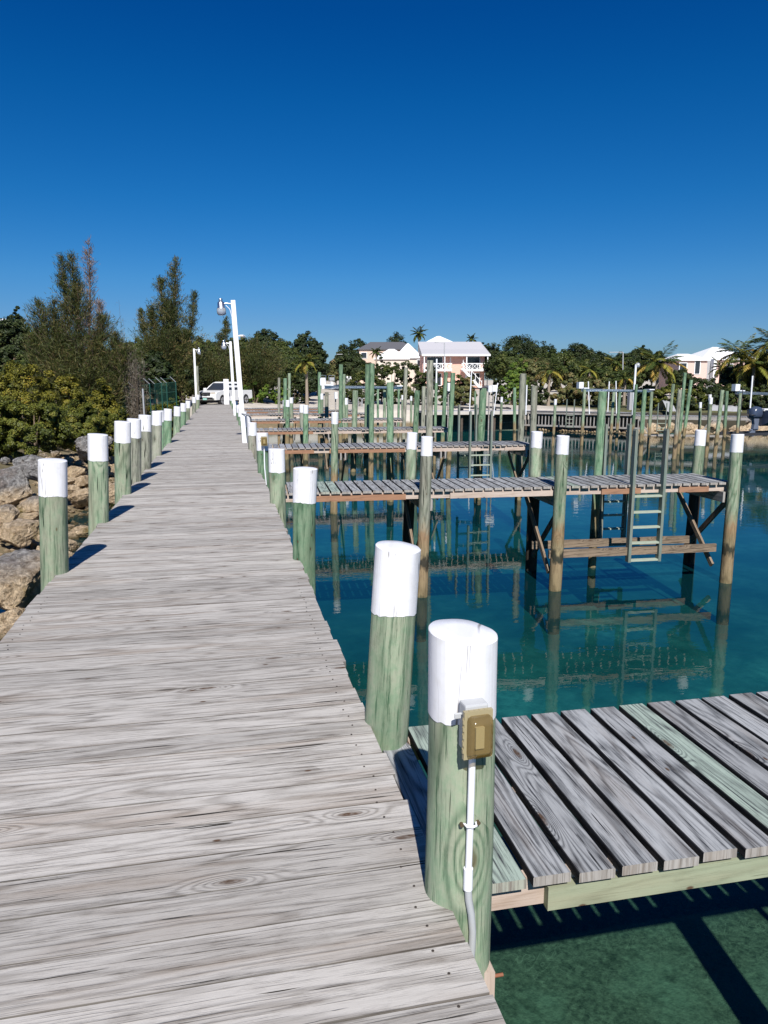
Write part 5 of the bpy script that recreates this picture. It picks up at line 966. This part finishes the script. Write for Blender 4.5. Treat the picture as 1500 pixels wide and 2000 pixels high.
# ------------------------------------------------------------------ pickup
w = 56.8; c = Vector(AD(438, 745, w)); gz = hz(c.x, c.y); fw = -Vector((FW[0], FW[1], 0)).normalized()*cos(radians(21))-Vector(RT)*sin(radians(21))
pk = empty('pickup_truck', (c.x, c.y, gz), atan2(fw.y, fw.x), label='white crew cab pickup truck parked at the far end of the boardwalk', cat='pickup truck')
def arch(cx, r=.43, cz=.38, n=9): return [(cx+r*cos(t), cz+r*sin(t)) for t in np.linspace(pi*.04, pi*.96, n)]
prof = [(2.56, .42), (2.62, .62), (2.58, .86), (2.46, 1.0), (1.95, 1.09), (1.32, 1.14), (-1.02, 1.14), (-1.04, 1.12), (-2.58, 1.12), (-2.60, .55), (-2.4, .45)]+[(x, z) for x, z in reversed(arch(-1.62))]+[(-1.1, .36), (1.1, .36)]+[(x, z) for x, z in reversed(arch(1.68))]
def body(prof, hws, name, mat):
    n = len(prof); m = MB(); vs = []
    for y, s in hws:
        for x, z in prof: f = 1-(.03 if abs(y) > .85 else 0)*(z/1.1); vs.append((x*(s), y*f, z if s == 1 else .4+(z-.4)*(.985)))
    fs = [[i*n+k, i*n+(k+1) % n, (i+1)*n+(k+1) % n, (i+1)*n+k] for i in range(len(hws)-1) for k in range(n)]; fs += [list(range(n))[::-1], [(len(hws)-1)*n+k for k in range(n)]]; m.add(vs, fs); return m.build(name, M[mat], pk)
bevel(body(prof, [(-.925, .985), (-.86, 1), (.86, 1), (.925, .985)], 'body', 'carpaint'), .035, 3, 30)
m = MB(); lo = [(1.36, .80), (-1.06, .80)]; cabv = []
for z, xf, xr, hw in ((1.10, 1.38, -1.04, .86), (1.42, .98, -1.0, .80), (1.68, .55, -.92, .70), (1.76, .30, -.70, .62)): cabv += [(xf, -hw, z), (xf, hw, z), (xr, hw, z), (xr, -hw, z)]
m.add(cabv, [[i*4+k, i*4+(k+1) % 4, (i+1)*4+(k+1) % 4, (i+1)*4+k] for i in range(3) for k in range(4)]+[[12, 13, 14, 15]]); bevel(m.build('cab', M['carpaint'], pk), .04, 3, 20)
def pane(vs, name='window'):
    m = MB(); n = Vector(vs[1])-Vector(vs[0]); nn_ = n.cross(Vector(vs[2])-Vector(vs[0])).normalized()*.012; m.add([Vector(v)+nn_ for v in vs]+[Vector(v)-nn_ for v in vs], [[0, 1, 2, 3], [7, 6, 5, 4], [0, 4, 5, 1], [1, 5, 6, 2], [2, 6, 7, 3], [3, 7, 4, 0]]); return m.build(name, M['windark'], pk)
pane([(1.355, -.74, 1.15), (1.355, .74, 1.15), (.60, .60, 1.665), (.60, -.60, 1.665)], 'windshield')
for s in (-1, 1):
    for xa, xb, xc, xd in ((1.12, .20, .20, .58), (.12, -.86, -.80, .12)): pane([(xa, s*.855, 1.15), (xb, s*.855, 1.15), (xc, s*.725, 1.62), (xd, s*.725, 1.62)], 'side_window')
    MB().box((2.5, s*.66, .90), (.16, .34, .20)).build('headlight', M['headlight'], pk); bevel(pk.children[-1], .03)
    MB().box((1.15, s*1.0, 1.2), (.12, .22, .20)).build('mirror', M['carpaint'], pk)
    MB().box((.30, s*.925, .95), (.14, .03, .03)).build('door_handle', M['chrome'], pk); MB().box((2.60, s*.66, .50), (.06, .18, .10)).build('fog_lamp', M['chrome'], pk)
    for cx in (1.68, -1.62):
        wh = empty('wheel', (0, 0, 0)); wh.parent = pk; wh.location = (cx, s*.80, .38)
        m = MB(); m.tube([(0, -.12, 0), (0, -.10, 0), (0, .10, 0), (0, .12, 0)], [.34, .38, .38, .34], 28); m.build('tyre', M['black'], wh)
        m = MB(); m.tube([(0, s*.105, 0), (0, s*.125, 0)], [.25, .24], 24); rim = m.build('rim', M['shutter'], wh)
        m = MB()
        for q in range(6): a = q*pi/3; m.board((0, s*.130, 0), (.22*cos(a), s*.130, .22*sin(a)), .05, .02, up=(0, s, 0))
        m.build('spokes', M['chrome'], wh)
    MB().box((cx, 0, 0), (.01, .01, .01)) if False else None
bevel(MB().box((2.57, 0, .86), (.10, .86, .26)).build('grille', M['blackmetal'], pk), .02)
m = MB(); m.board((2.632, -.30, .98), (2.632, -.12, .74), .09, .02, up=(1, 0, 0)); m.board((2.632, .30, .98), (2.632, .12, .74), .09, .02, up=(1, 0, 0)); m.board((2.632, -.12, .76), (2.632, .12, .76), .08, .02, up=(1, 0, 0)); m.build('grille_trim', M['chrome'], pk)
bevel(MB().box((2.58, 0, .55), (.14, 1.3, .16)).build('bumper_intake', M['black'], pk), .03); MB().box((2.66, 0, .50), (.02, .34, .14)).build('number_plate', M['plate'], pk)
MB().box((-1.82, 0, 1.115), (1.44, 1.5, .02)).build('bed_liner', M['black'], pk); MB().box((0, 0, .33), (4.6, 1.3, .12)).build('underbody', M['black'], pk)
